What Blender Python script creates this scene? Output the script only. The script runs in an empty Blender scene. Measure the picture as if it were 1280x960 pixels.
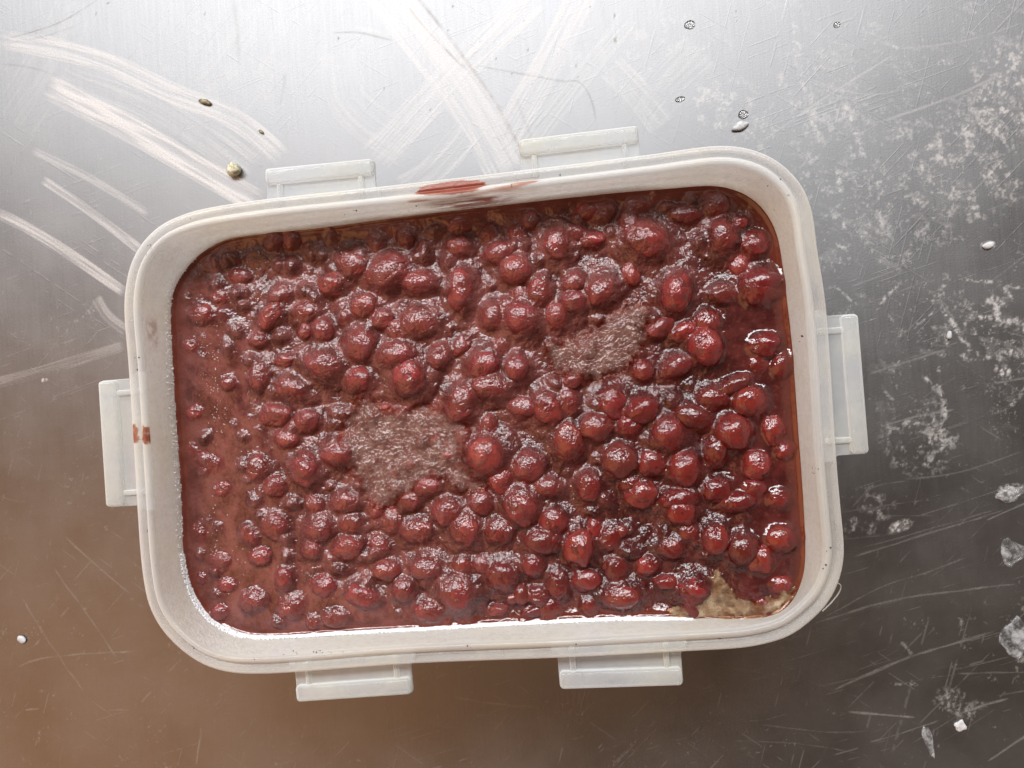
import bpy, math, random
import numpy as np
from mathutils import Vector, Euler

rnd = random.Random(7)
nrs = np.random.RandomState(11)
scn = bpy.context.scene
COL = scn.collection
H = 0.055                                   # height of the box rim above the table (metres)

# ------------------------------------------------------------------ camera
HFOV = math.radians(67)
CAM_LOC = Vector((0.0373, 0.0053, 0.2172 + H))
CAM_ROT = Euler((0.0086, 0.1081, -0.0801), 'XYZ')
cam = bpy.data.cameras.new('camera')
cam.sensor_fit = 'HORIZONTAL'
cam.angle = HFOV
cam.clip_start = 0.01
cam.clip_end = 50
camo = bpy.data.objects.new('camera', cam)
camo.location = CAM_LOC
camo.rotation_euler = CAM_ROT
COL.objects.link(camo)
scn.camera = camo

# ------------------------------------------------------------------ room light
W = bpy.data.worlds.new('World')
scn.world = W
W.use_nodes = True
bg = W.node_tree.nodes['Background']
bg.inputs['Color'].default_value = (0.68, 0.49, 0.37, 1)
bg.inputs['Strength'].default_value = 0.25

def area(name, loc, target, sx, sy, power, col):
    L = bpy.data.lights.new(name, 'AREA')
    L.shape = 'RECTANGLE'
    L.size, L.size_y = sx, sy
    L.energy = power
    L.color = col
    o = bpy.data.objects.new(name, L)
    o.location = loc
    d = Vector(target) - Vector(loc)
    o.rotation_euler = d.to_track_quat('-Z', 'Y').to_euler()
    COL.objects.link(o)
    return o

# tall window beyond the top of the picture: four panes side by side
for i in range(8):
    area('window_light', (-1.60 + 0.36 * i, 1.36, 1.72), (-1.50 + 0.36 * i, 0.0, 0.0), 0.325, 0.54, 12.6, (0.965, 0.98, 1.0))
# unseen warm fill light, added to brighten the steel at lower left
area('warm_fill', (-0.95, -0.55, 1.15), (0, 0, 0), 1.4, 1.4, 8.5, (1.0, 0.47, 0.20))

scn.view_settings.view_transform = 'Standard'
scn.view_settings.look = 'None'
scn.view_settings.exposure = 0
scn.view_settings.gamma = 1
scn.view_settings.use_curve_mapping = False
scn.render.engine = 'CYCLES'
scn.cycles.max_bounces = 10
scn.cycles.transparent_max_bounces = 16
scn.cycles.use_denoising = True

# ------------------------------------------------------------------ helpers
F = 640 / math.tan(HFOV / 2)
M3 = np.array(CAM_ROT.to_matrix())
CL = np.array(CAM_LOC)

def at(px, py, z=0.0):
    """point of the plane at height z seen at a pixel of the 1280x960 photograph"""
    d = M3 @ np.array([(px - 640) / F, -(py - 480) / F, -1.0])
    t = (z - CL[2]) / d[2]
    return CL + d * t

def tag(o, label=None, cat=None, group=None, kind=None):
    for k, v in (('label', label), ('category', cat), ('group', group), ('kind', kind)):
        if v:
            o[k] = v
    return o

def mesh_np(name, V, Fq, smooth=True, attrs=None):
    """V (n,3), Fq list of arrays of quads/tris (m,k)"""
    me = bpy.data.meshes.new(name)
    V = np.asarray(V, np.float32)
    if not isinstance(Fq, list):
        Fq = [Fq]
    Fq = [np.asarray(f, np.int32) for f in Fq if len(f)]
    loops = np.concatenate([f.ravel() for f in Fq])
    tot = np.concatenate([np.full(len(f), f.shape[1], np.int32) for f in Fq])
    start = np.concatenate([[0], np.cumsum(tot)[:-1]]).astype(np.int32)
    me.vertices.add(len(V))
    me.vertices.foreach_set('co', V.ravel())
    me.loops.add(len(loops))
    me.loops.foreach_set('vertex_index', loops)
    me.polygons.add(len(tot))
    me.polygons.foreach_set('loop_start', start)
    me.polygons.foreach_set('loop_total', tot)
    me.polygons.foreach_set('use_smooth', np.full(len(tot), smooth, bool))
    me.update(calc_edges=True)
    me.validate()
    for k, v in (attrs or {}).items():
        a = me.attributes.new(k, 'FLOAT', 'POINT')
        a.data.foreach_set('value', np.asarray(v, np.float32).ravel())
    return me

def link(name, me, mat=None, parent=None):
    o = bpy.data.objects.new(name, me)
    COL.objects.link(o)
    if mat and not me.materials:
        me.materials.append(mat)
    if parent:
        o.parent = parent
    return o

def spline(pts, n=12, closed=False):
    P = np.array(pts, float)
    k = len(P)
    out = []
    rng = range(k) if closed else range(k - 1)
    for i in rng:
        if closed:
            p0, p1, p2, p3 = P[(i - 1) % k], P[i], P[(i + 1) % k], P[(i + 2) % k]
        else:
            p1, p2 = P[i], P[i + 1]
            p0 = P[i - 1] if i > 0 else 2 * p1 - p2
            p3 = P[i + 2] if i + 2 < k else 2 * p2 - p1
        for t in np.linspace(0, 1, n, endpoint=False):
            out.append(0.5 * ((2 * p1) + (p2 - p0) * t + (2 * p0 - 5 * p1 + 4 * p2 - p3) * t * t + (3 * p1 - p0 - 3 * p2 + p3) * t ** 3))
    if not closed:
        out.append(P[-1])
    return np.array(out)

def sm(x):
    x = np.clip(x, 0, 1)
    return x * x * (3 - 2 * x)

class VN:
    """2-D value noise"""
    def __init__(self, seed):
        self.T = np.random.RandomState(seed).rand(256, 256)
    def __call__(self, x, y):
        xi = np.floor(x).astype(int); yi = np.floor(y).astype(int)
        fx = sm(x - xi); fy = sm(y - yi)
        T = self.T
        a = T[xi % 256, yi % 256]; b = T[(xi + 1) % 256, yi % 256]
        c = T[xi % 256, (yi + 1) % 256]; d = T[(xi + 1) % 256, (yi + 1) % 256]
        return (a * (1 - fx) + b * fx) * (1 - fy) + (c * (1 - fx) + d * fx) * fy
    def fbm(self, x, y, o=4, g=0.5):
        s = 0; w = 1; t = 0
        for i in range(o):
            s = s + w * self(x * 2 ** i + 17.3 * i, y * 2 ** i - 9.1 * i); t += w; w *= g
        return s / t

vn = VN(3); vn2 = VN(5)

# ------------------------------------------------------------------ material helpers
def mat(name):
    m = bpy.data.materials.new(name)
    m.use_nodes = True
    nt = m.node_tree
    nt.nodes.clear()
    out = nt.nodes.new('ShaderNodeOutputMaterial')
    return m, nt, out

class NT:
    def __init__(self, nt):
        self.nt = nt
    def n(self, t, **kw):
        nd = self.nt.nodes.new(t)
        for k, v in kw.items():
            setattr(nd, k, v)
        return nd
    def set(self, sock, v):
        if hasattr(v, 'links') or isinstance(v, bpy.types.NodeSocket):
            self.nt.links.new(v, sock)
        else:
            sock.default_value = v
    def math(self, op, a, b=0.0, c=0.0, clamp=False):
        nd = self.n('ShaderNodeMath', operation=op, use_clamp=clamp)
        self.set(nd.inputs[0], a); self.set(nd.inputs[1], b); self.set(nd.inputs[2], c)
        return nd.outputs[0]
    def mix(self, f, a, b):
        nd = self.n('ShaderNodeMix', data_type='RGBA')
        self.set(nd.inputs[0], f); self.set(nd.inputs[6], a); self.set(nd.inputs[7], b)
        return nd.outputs[2]
    def mixf(self, f, a, b):
        nd = self.n('ShaderNodeMix', data_type='FLOAT')
        self.set(nd.inputs[0], f); self.set(nd.inputs[2], a); self.set(nd.inputs[3], b)
        return nd.outputs[0]
    def ramp(self, f, lo, hi, a=0.0, b=1.0):
        nd = self.n('ShaderNodeMapRange')
        nd.interpolation_type = 'SMOOTHSTEP'
        self.set(nd.inputs[0], f)
        for i, v in zip((1, 2, 3, 4), (lo, hi, a, b)):
            self.set(nd.inputs[i], v)
        return nd.outputs[0]
    def noise(self, scale, detail=4, rough=0.55, vec=None, dist=0.0):
        nd = self.n('ShaderNodeTexNoise')
        nd.inputs['Scale'].default_value = scale
        nd.inputs['Detail'].default_value = detail
        nd.inputs['Roughness'].default_value = rough
        nd.inputs['Distortion'].default_value = dist
        if vec is not None:
            self.set(nd.inputs['Vector'], vec)
        return nd.outputs['Fac']
    def vor(self, scale, vec=None, feature='F1', out='Distance'):
        nd = self.n('ShaderNodeTexVoronoi', feature=feature)
        nd.inputs['Scale'].default_value = scale
        if vec is not None:
            self.set(nd.inputs['Vector'], vec)
        return nd.outputs[out]
    def attr(self, name):
        return self.n('ShaderNodeAttribute', attribute_name=name).outputs['Fac']
    def pos(self):
        return self.n('ShaderNodeNewGeometry').outputs['Position']
    def obj(self):
        return self.n('ShaderNodeTexCoord').outputs['Object']
    def bump(self, h, strength=1.0, dist=0.001, normal=None):
        nd = self.n('ShaderNodeBump')
        self.set(nd.inputs['Strength'], strength)
        nd.inputs['Distance'].default_value = dist
        self.set(nd.inputs['Height'], h)
        if normal is not None:
            self.set(nd.inputs['Normal'], normal)
        return nd.outputs['Normal']
    def bsdf(self, **kw):
        nd = self.n('ShaderNodeBsdfPrincipled')
        for k, v in kw.items():
            self.set(nd.inputs[k.replace('_', ' ')], v)
        return nd
    def mixs(self, f, a, b):
        nd = self.n('ShaderNodeMixShader')
        self.set(nd.inputs[0], f)
        self.nt.links.new(a, nd.inputs[1]); self.nt.links.new(b, nd.inputs[2])
        return nd.outputs[0]
    def scaled(self, vec, s, rot=0.0):
        nd = self.n('ShaderNodeMapping')
        self.set(nd.inputs['Vector'], vec)
        nd.inputs['Scale'].default_value = s
        nd.inputs['Rotation'].default_value = (0, 0, rot)
        return nd.outputs[0]

# ================================================================== STEEL TABLE
def axis(lo, hi, step, far):
    fine = np.arange(lo, hi, step)
    out = []
    d = step; x = fine[-1]
    while x < far:
        d *= 1.5; x += d; out.append(x)
    out2 = []
    d = step; x = fine[0]
    while x > -far:
        d *= 1.5; x -= d; out2.append(x)
    return np.concatenate([np.array(out2[::-1]), fine, np.array(out)])

cs = np.array([at(x, y, 0) for x in (0, 1280) for y in (0, 960)])
STEP = 0.00034
gx = axis(cs[:, 0].min() - 0.004, cs[:, 0].max() + 0.004, STEP, 0.9)
gy = axis(cs[:, 1].min() - 0.004, cs[:, 1].max() + 0.004, STEP, 0.7)
NX, NY = len(gx), len(gy)
GX, GY = np.meshgrid(gx, gy)                  # rows = y
res = np.zeros_like(GX)                       # dried white residue
hgt = np.zeros_like(GX)                       # relief, micrometres
grime = np.zeros_like(GX)                     # dark film
PXM = np.linalg.norm(at(640, 480) - at(641, 480))   # metres per photo pixel on the table

def near_curve(pts, reach):
    """cells within reach of a curve: (slice, signed distance, arc position 0..1)"""
    x0, y0 = pts.min(0) - reach; x1, y1 = pts.max(0) + reach
    i0, i1 = np.searchsorted(gx, (x0, x1)); j0, j1 = np.searchsorted(gy, (y0, y1))
    sl = (slice(j0, j1), slice(i0, i1))
    X, Y = GX[sl], GY[sl]
    if X.size == 0:
        return None
    best = np.full(X.shape, 1e9); sd = np.zeros(X.shape); arc = np.zeros(X.shape)
    L = np.concatenate([[0], np.cumsum(np.linalg.norm(np.diff(pts, axis=0), axis=1))])
    for k in range(len(pts) - 1):
        a, b = pts[k], pts[k + 1]
        v = b - a; l2 = v @ v + 1e-15
        t = np.clip(((X - a[0]) * v[0] + (Y - a[1]) * v[1]) / l2, 0, 1)
        dx = X - a[0] - t * v[0]; dy = Y - a[1] - t * v[1]
        d = np.hypot(dx, dy)
        m = d < best
        best[m] = d[m]
        sd[m] = (np.sign(v[0] * dy - v[1] * dx) * d)[m]
        arc[m] = ((L[k] + t * (L[k + 1] - L[k])) / L[-1])[m]
    return sl, sd, arc, L[-1]

def cpx(pts, n=10):
    P = np.array([at(x, y, 0)[:2] for x, y in pts])
    return spline(P, n) if len(P) > 2 else P

def band(pts, wpx, amp=0.35, relief=5.0, fib=9, seed=0, edge=0.0, gap=0.0, taper=0.08):
    """a wipe mark: fibres running along the curve"""
    w = wpx * PXM
    got = near_curve(cpx(pts), w * 0.62)
    if got is None:
        return
    sl, sd, arc, L = got
    u = sd / w + 0.5
    inside = sm(np.minimum(u, 1 - u) / 0.06 + 0.2) * sm(arc / taper) * sm((1 - arc) / taper)
    v = VN(100 + seed)
    f = v.fbm(u * fib, arc * L / 0.03, 3, 0.6)
    f2 = v(u * fib * 3.1 + 9, arc * L / 0.012)
    fibre = sm((0.6 * f + 0.4 * f2 - 0.33 - gap) / 0.3)
    res[sl] = np.maximum(res[sl], 1.05 * amp * inside * (0.35 + 0.65 * fibre))
    hgt[sl] += 4.0 * relief * inside * (f + 0.5 * f2 - 0.7)
    if edge:
        e = np.exp(-((u - 0.96) / 0.035) ** 2) * sm(arc / taper)
        grime[sl] = np.maximum(grime[sl], edge * e * v.fbm(arc * 40, u * 3))

def line(pts, wpx=1.2, amp=0.5, relief=0.0, seed=0, rag=0.4, dark=0.0, taper=0.15):
    w = wpx * PXM * 0.62
    got = near_curve(cpx(pts), max(w * 4, STEP * 3))
    if got is None:
        return
    sl, sd, arc, L = got
    v = VN(300 + seed)
    ww = max(w, STEP * 0.75) * (0.6 + 0.8 * v(arc * L / 0.004, 0 * arc + seed))
    off = (v(arc * L / 0.006, 0 * arc + 5.5) - 0.5) * w * rag * 2
    g = np.exp(-((sd - off) / ww) ** 2) * sm(arc / taper) * sm((1 - arc) / taper)
    g = g * (1 - rag + rag * 1.6 * v.fbm(arc * L / 0.003, sd / 0.0008, 2))
    if wpx > 2.9 and not dark:
        X, Y = GX[sl], GY[sl]
        g = g * (0.12 + 0.88 * sm((v.fbm(X / 0.0010, Y / 0.0010, 3, 0.7) - 0.40) / 0.2)) * sm((v.fbm(X / 0.004 + 7, Y / 0.004, 3) - 0.3) / 0.25)
    if dark:
        grime[sl] = np.maximum(grime[sl], dark * g)
    else:
        res[sl] = np.maximum(res[sl], amp * g)
    hgt[sl] += relief * g

def blotch(px, py, rx, ry, ang, amp, scale=0.004, thr=0.5, relief=6, seed=0):
    c = at(px, py, 0)
    r = max(rx, ry) * PXM
    i0, i1 = np.searchsorted(gx, (c[0] - r, c[0] + r)); j0, j1 = np.searchsorted(gy, (c[1] - r, c[1] + r))
    sl = (slice(j0, j1), slice(i0, i1))
    X = (GX[sl] - c[0]) / PXM; Y = (GY[sl] - c[1]) / PXM
    if X.size == 0:
        return
    a = math.radians(ang); ca, sa = math.cos(a), math.sin(a)
    q = np.hypot((X * ca + Y * sa) / rx, (-X * sa + Y * ca) / ry)
    v = VN(500 + seed)
    n = v.fbm(GX[sl] / scale + seed, GY[sl] / scale, 5, 0.62)
    n2 = v.fbm(GX[sl] / 0.0009 + 31, GY[sl] / 0.0011, 3, 0.7)
    m = sm((n - thr + 0.07) / 0.25) * (0.22 + 0.78 * sm((n2 - 0.42) / 0.25)) * sm((1 - q) / 0.6)
    res[sl] = np.maximum(res[sl], amp * m)
    hgt[sl] += relief * m

# broad wipe marks of the upper left and middle
band([(470, -25), (545, 70), (600, 150), (640, 225)], 58, 0.42, 7, 9, 1, edge=0.8)
band([(735, -20), (690, 70), (622, 190)], 40, 0.4, 8, 8, 2, gap=0.05)
band([(672, -10), (560, 100), (462, 205)], 46, 0.36, 7, 9, 3, gap=0.08)
band([(640, 20), (560, 105), (500, 170)], 30, 0.3, 7, 7, 31, gap=0.1)
band([(790, 20), (715, 110), (655, 190)], 30, 0.28, 7, 7, 32, gap=0.12)
band([(590, 160), (540, 215), (500, 240)], 40, 0.3, 6, 9, 33, gap=0.1)
band([(52, 104), (180, 172), (330, 258)], 34, 0.65, 13, 5, 4, gap=0.05)
band([(-10, 46), (115, 72), (210, 114), (295, 150), (362, 205)], 30, 0.45, 9, 7, 5, gap=0.06)
band([(70, 85), (190, 135), (320, 225)], 60, 0.22, 6, 10, 6, gap=0.12)
band([(50, 222), (110, 262), (180, 316)], 13, 0.5, 9, 3, 7)
band([(-10, 262), (60, 300), (160, 368)], 15, 0.55, 9, 3, 8)
band([(36, 186), (110, 222), (190, 270)], 11, 0.3, 6, 3, 9)
band([(120, 370), (135, 395), (160, 415)], 16, 0.3, 9, 3, 10)
band([(-10, 480), (60, 462), (160, 430)], 16, 0.2, 4, 5, 11)
band([(360, 0), (300, 90), (260, 130)], 90, 0.16, 3, 14, 12, gap=0.1)
band([(100, -10), (60, 80), (10, 160)], 80, 0.14, 3, 14, 13, gap=0.1)
band([(420, 60), (440, 130), (520, 190)], 60, 0.18, 4, 12, 14, gap=0.1)
band([(880, 60), (830, 110), (800, 150)], 60, 0.2, 5, 9, 15, gap=0.1)
band([(760, 80), (800, 120), (830, 160)], 36, 0.35, 7, 6, 16, gap=0.12)
line([(585, 82), (650, 95), (700, 104), (722, 106), (736, 125), (745, 160)], 5, 0.0, 14, 1, 0.2)
line([(585, 80), (650, 92), (700, 101), (724, 103), (739, 125), (747, 160)], 1.4, 0.0, 0, 2, 0.3, dark=0.45)
line([(413, 41), (450, 41), (495, 52)], 1.6, 0, 0, 3, 0.4, dark=0.5)
line([(410, 36), (450, 36), (495, 46)], 3, 0.5, 8, 3, 0.3)
line([(0, 50), (40, 40), (79, 26), (130, -5)], 1.4, 0, 0, 4, 0.5, dark=0.5)
line([(0, 56), (60, 44), (100, 30)], 1.2, 0, 0, 5, 0.5, dark=0.35)
line([(0, 80), (35, 84), (75, 95)], 1.4, 0, 0, 6, 0.5, dark=0.35)
line([(292, -5), (300, 80)], 4, 0, 0, 7, 0.3, dark=0.16)
line([(357, 90), (350, 135)], 4, 0, 0, 8, 0.3, dark=0.16)
line([(507, 5), (540, 45), (590, 95)], 1.8, 0, 0, 9, 0.7, dark=0.6)
line([(640, 110), (655, 150), (700, 250)], 3, 0, 0, 10, 0.5, dark=0.2)
# white dried trails on the right
for k, (p, w, a) in enumerate([
        ([(990, 15), (1003, 90), (1015, 150), (1031, 192)], 6, 0.62), ([(1012, 110), (1022, 160), (1032, 190)], 8, 0.5),
        ([(1050, 110), (1062, 145), (1080, 200), (1098, 270), (1122, 308)], 6, 0.62), ([(1043, 205), (1050, 250), (1058, 292)], 6, 0.62),
        ([(1020, 290), (1055, 310), (1088, 332)], 4, 0.6), ([(1000, 345), (1080, 325), (1160, 315)], 3, 0.4),
        ([(945, 182), (1020, 130), (1090, 85), (1128, 62)], 2.4, 0.55), ([(1110, 62), (1200, 52), (1290, 25)], 1.8, 0.4),
        ([(1090, 155), (1180, 125), (1262, 88)], 2.4, 0.5), ([(1000, 100), (1085, 118), (1150, 105)], 2, 0.35),
        ([(1105, 230), (1150, 190), (1210, 180)], 5, 0.45), ([(1110, 250), (1180, 240), (1230, 270)], 4, 0.4),
        ([(1190, 250), (1150, 290), (1120, 340)], 6, 0.4), ([(1220, 225), (1180, 275)], 6, 0.4), ([(1130, 280), (1165, 248)], 3, 0.35),
        ([(1118, 240), (1120, 290)], 2, 0), ([(1168, 378), (1195, 410), (1215, 446)], 4.5, 0.72), ([(1176, 374), (1190, 392), (1240, 398), (1290, 408)], 5, 0.72),
        ([(1188, 340), (1172, 372), (1160, 380)], 7, 0.5), ([(1195, 347), (1240, 352), (1290, 364)], 4, 0.6),
        ([(1186, 418), (1182, 440), (1170, 470)], 5, 0.75), ([(1148, 460), (1170, 482), (1180, 505), (1178, 530)], 6, 0.7),
        ([(1178, 525), (1160, 545), (1145, 570)], 9, 0.45), ([(1200, 540), (1165, 575), (1155, 590)], 9, 0.4), ([(1145, 415), (1175, 408)], 4, 0.6),
        ([(1232, 440), (1245, 462), (1258, 460)], 5, 0.8), ([(1238, 476), (1258, 468), (1262, 455)], 6, 0.85), ([(1240, 430), (1290, 424)], 4, 0.5),
        ([(1240, 480), (1290, 470)], 2, 0.35), ([(1100, 478), (1110, 495), (1125, 504)], 3, 0.4), ([(1095, 535), (1150, 520), (1200, 510)], 2.5, 0.45),
        ([(1080, 470), (1140, 450), (1190, 435)], 2.5, 0.35), ([(1080, 445), (1140, 410), (1185, 375)], 3, 0.4), ([(1085, 405), (1110, 370), (1130, 348)], 4, 0.5),
        ([(1040, 355), (1070, 380), (1090, 392)], 3, 0.5), ([(1060, 360), (1100, 345), (1125, 335)], 2, 0.35), ([(1250, 530), (1270, 500), (1290, 480)], 5, 0.5),
        ([(1055, 700), (1150, 670), (1250, 640)], 2, 0.34), ([(1060, 690), (1160, 662), (1260, 632)], 2, 0.25), ([(1230, 652), (1290, 625)], 2, 0.4),
        ([(1015, 780), (1100, 735), (1160, 715), (1225, 690)], 2, 0.26), ([(1000, 785), (1110, 752), (1200, 738), (1290, 728)], 2.4, 0.34),
        ([(1020, 872), (1110, 832), (1180, 808), (1260, 785)], 2.4, 0.32), ([(1015, 860), (1090, 842), (1150, 812)], 2, 0.25),
        ([(1055, 889), (1110, 894), (1150, 897)], 2.2, 0.5), ([(1190, 895), (1230, 882), (1265, 872)], 2, 0.4), ([(1080, 930), (1140, 912), (1180, 898)], 2, 0.3),
        ([(1230, 955), (1260, 935), (1290, 915)], 2.5, 0.35), ([(1190, 842), (1290, 840)], 2, 0.25), ([(1125, 800), (1142, 820)], 3, 0.25),
        ([(940, 905), (1040, 915), (1100, 912)], 2, 0.22), ([(900, 925), (1000, 930), (1090, 945)], 2, 0.18), ([(1110, 856), (1150, 856)], 4, 0.3),
        ([(880, 830), (1000, 850), (1100, 880)], 1.6, 0.2), ([(1060, 640), (1090, 610), (1140, 600)], 2, 0.25), ([(1120, 600), (1200, 590), (1290, 560)], 2, 0.25)]):
    if a:
        line(p, w, (1.0 if w > 2.9 else 0.55) * a, 9 * a * (w > 3.5), 20 + k, 0.75 if w > 3 else 0.45)
blotch(1180, 210, 170, 110, 20, 0.55, 0.006, 0.52, 6, 1)
blotch(1265, 120, 70, 90, 0, 0.62, 0.003, 0.47, 8, 2)
blotch(1240, 420, 80, 90, -20, 0.6, 0.0035, 0.52, 8, 3)
blotch(1150, 545, 60, 60, 40, 0.5, 0.0035, 0.5, 6, 4)
blotch(1000, 130, 150, 90, 10, 0.35, 0.004, 0.55, 5, 5)
blotch(1060, 240, 90, 120, 0, 0.45, 0.0025, 0.55, 6, 6)
blotch(900, 130, 60, 50, 0, 0.45, 0.003, 0.48, 6, 7)
blotch(1080, 640, 50, 35, 35, 0.4, 0.003, 0.5, 5, 8)
blotch(1125, 658, 20, 9, 20, 0.8, 0.003, 0.3, 6, 9)
blotch(1200, 880, 40, 24, -20, 0.3, 0.006, 0.32, 5, 10)
blotch(1250, 800, 90, 70, 0, 0.3, 0.004, 0.6, 5, 11)
blotch(800, 60, 150, 80, 0, 0.3, 0.004, 0.5, 5, 12)
blotch(300, 70, 260, 110, 0, 0.25, 0.012, 0.5, 3, 13)
blotch(90, 400, 60, 50, 0, 0.3, 0.003, 0.6, 4, 14)
blotch(1235, 307, 11, 7, 0, 0.9, 0.004, 0.2, 8, 15)
blotch(55, 475, 7, 4, 0, 0.8, 0.004, 0.2, 8, 16)
blotch(1262, 615, 26, 12, 10, 0.7, 0.003, 0.4, 8, 17)
# faint scratches everywhere
for k in range(420):
    x, y = rnd.uniform(-20, 1300), rnd.uniform(-20, 980)
    right = x > 900
    if right:
        a = math.radians(rnd.gauss(-17, 12))
    else:
        a = math.radians(rnd.choice([rnd.gauss(40, 16), rnd.gauss(-45, 12), rnd.gauss(-8, 8)]))
    L = rnd.uniform(30, 190)
    b = rnd.uniform(-3, 3)
    p = [(x, y), (x + L / 2 * math.cos(a) - b * math.sin(a), y + L / 2 * math.sin(a) + b * math.cos(a)), (x + L * math.cos(a), y + L * math.sin(a))]
    line(p, rnd.uniform(0.6, 1.6), rnd.uniform(0.03, 0.15) * (1.0 if right else 0.4), rnd.uniform(-1, 2), 100 + k, 0.4)
for p in [[(75, 665), (130, 715), (172, 750)], [(60, 700), (110, 770), (155, 835)], [(0, 620), (15, 626), (35, 628)], [(10, 840), (60, 822), (190, 812)], [(20, 735), (60, 800), (115, 880)],
          [(130, 888), (165, 887)], [(30, 888), (50, 886)], [(245, 960), (252, 905)], [(560, 870), (620, 880), (680, 884)]]:
    line(p, 2.6, 0.14, 1, int(p[0][0]), 0.6)
# sparse dark specks sunk in the film
for (x, y, r) in [(768, 20, 3.2), (769, 50, 4.5), (738, 8, 2.5), (135, 4, 3), (120, 17, 2), (538, 137, 2.6), (665, 105, 2.6), (660, 62, 2.2), (640, 92, 2), (423, 48, 2.2), (697, 67, 2),
                  (655, 26, 2), (566, 8, 2.2), (722, 96, 2), (560, 38, 2), (256, 17, 2), (720, 82, 2), (480, 110, 2), (600, 52, 2), (620, 73, 2), (920, 14, 2), (921, 26, 1.6)]:
    line([(x - r * 0.4, y), (x + r * 0.4, y + 0.3)], r, 0, 0, int(x), 0.1, dark=0.9, taper=0.01)

# patchy micro residue: strongest upper right
U, Vv = GX / PXM, GY / PXM
q = vn.fbm(GX / 0.010, GY / 0.010, 5, 0.6)
zone = sm((GX - at(880, 300)[0]) / 0.05) * sm((GY - at(1100, 640)[1]) / 0.05)
spk = sm((vn2.fbm(GX / 0.0008, GY / 0.0010, 3, 0.7) - 0.60) / 0.2)
tx = GX * 0.94 - GY * 0.34; ty = GX * 0.34 + GY * 0.94
streaky = sm((vn.fbm(tx / 0.007, ty / 0.0018, 4, 0.65) - 0.50) / 0.2)
res = np.maximum(res, zone * (0.32 * spk * sm((q - 0.48) / 0.12) + 0.14 * streaky * sm((q - 0.40) / 0.2)))
res = np.maximum(res, 0.16 * spk * sm((q - 0.55) / 0.12))
hgt += 3.0 * (vn.fbm(GX / 0.004, GY / 0.004, 4) - 0.5)
zb = (hgt * 1e-6)
idx = np.arange(NX * NY).reshape(NY, NX)
quads = np.stack([idx[:-1, :-1], idx[:-1, 1:], idx[1:, 1:], idx[1:, :-1]], -1).reshape(-1, 4)
Vt = np.stack([GX, GY, zb], -1).reshape(-1, 3)
tme = mesh_np('steel_tabletop', Vt, quads, True, {'residue': np.clip(res, 0, 1), 'grime': np.clip(grime, 0, 1)})

m, nt, out = mat('brushed_steel')
N = NT(nt)
P = N.pos()
r_at, g_at = N.attr('residue'), N.attr('grime')
brush = N.noise(900, 3, 0.6, N.scaled(P, (1.0, 0.05, 1.0), 0.12))
brush2 = N.noise(700, 3, 0.6, N.scaled(P, (0.05, 1.0, 1.0), 0.3))
cloud = N.noise(26, 5, 0.6, P)
fine = N.noise(1500, 3, 0.6, P)
colr = N.mix(cloud, (0.145, 0.145, 0.148, 1), (0.190, 0.190, 0.194, 1))
colr = N.mix(N.math('MULTIPLY', g_at, 0.9), colr, (0.06, 0.055, 0.045, 1))
rough = N.math('ADD', N.math('MULTIPLY', cloud, 0.08), 0.40)
rough = N.math('ADD', rough, N.math('MULTIPLY', brush, 0.06))
hh = N.math('ADD', N.math('MULTIPLY', brush, 0.4), N.math('MULTIPLY', fine, 0.35))
scr = None
for sc_, an in ((900, 0.65), (760, -0.75), (1050, -0.25), (820, 1.9)):
    n_ = N.noise(sc_, 1, 0.4, N.scaled(N.scaled(P, (1, 1, 1), an), (0.010, 1.0, 1.0)))
    l_ = N.math('MULTIPLY', N.ramp(n_, 0.665, 0.70), N.ramp(N.noise(60 + sc_ * 0.05, 3, 0.6, P), 0.46, 0.62))
    scr = l_ if scr is None else N.math('MAXIMUM', scr, l_)
hh = N.math('ADD', hh, N.math('MULTIPLY', scr, 0.5))
nrm = N.bump(hh, 0.11, 0.0005)
steel = N.n('ShaderNodeBsdfAnisotropic', distribution='BECKMANN')
N.set(steel.inputs['Color'], colr); N.set(steel.inputs['Roughness'], rough); N.set(steel.inputs['Normal'], nrm)
film = N.bsdf(Base_Color=(0.66, 0.635, 0.61, 1), Roughness=0.55, Normal=N.bump(fine, 0.4, 0.0003))
cov = N.math('MAXIMUM', N.math('MULTIPLY', r_at, N.ramp(fine, 0.25, 0.6, 0.55, 1.0), clamp=True), N.math('MAXIMUM', N.math('MULTIPLY', scr, 0.10), N.math('MULTIPLY', N.ramp(cloud, 0.25, 0.7, 0.4, 1.0), 0.060)))
nt.links.new(N.mixs(cov, steel.outputs[0], film.outputs[0]), out.inputs[0])
MAT_STEEL = m
table = link('steel_tabletop', tme, m)
tag(table, 'scratched stainless steel tabletop streaked with dried white residue', 'tabletop', kind='structure')

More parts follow.
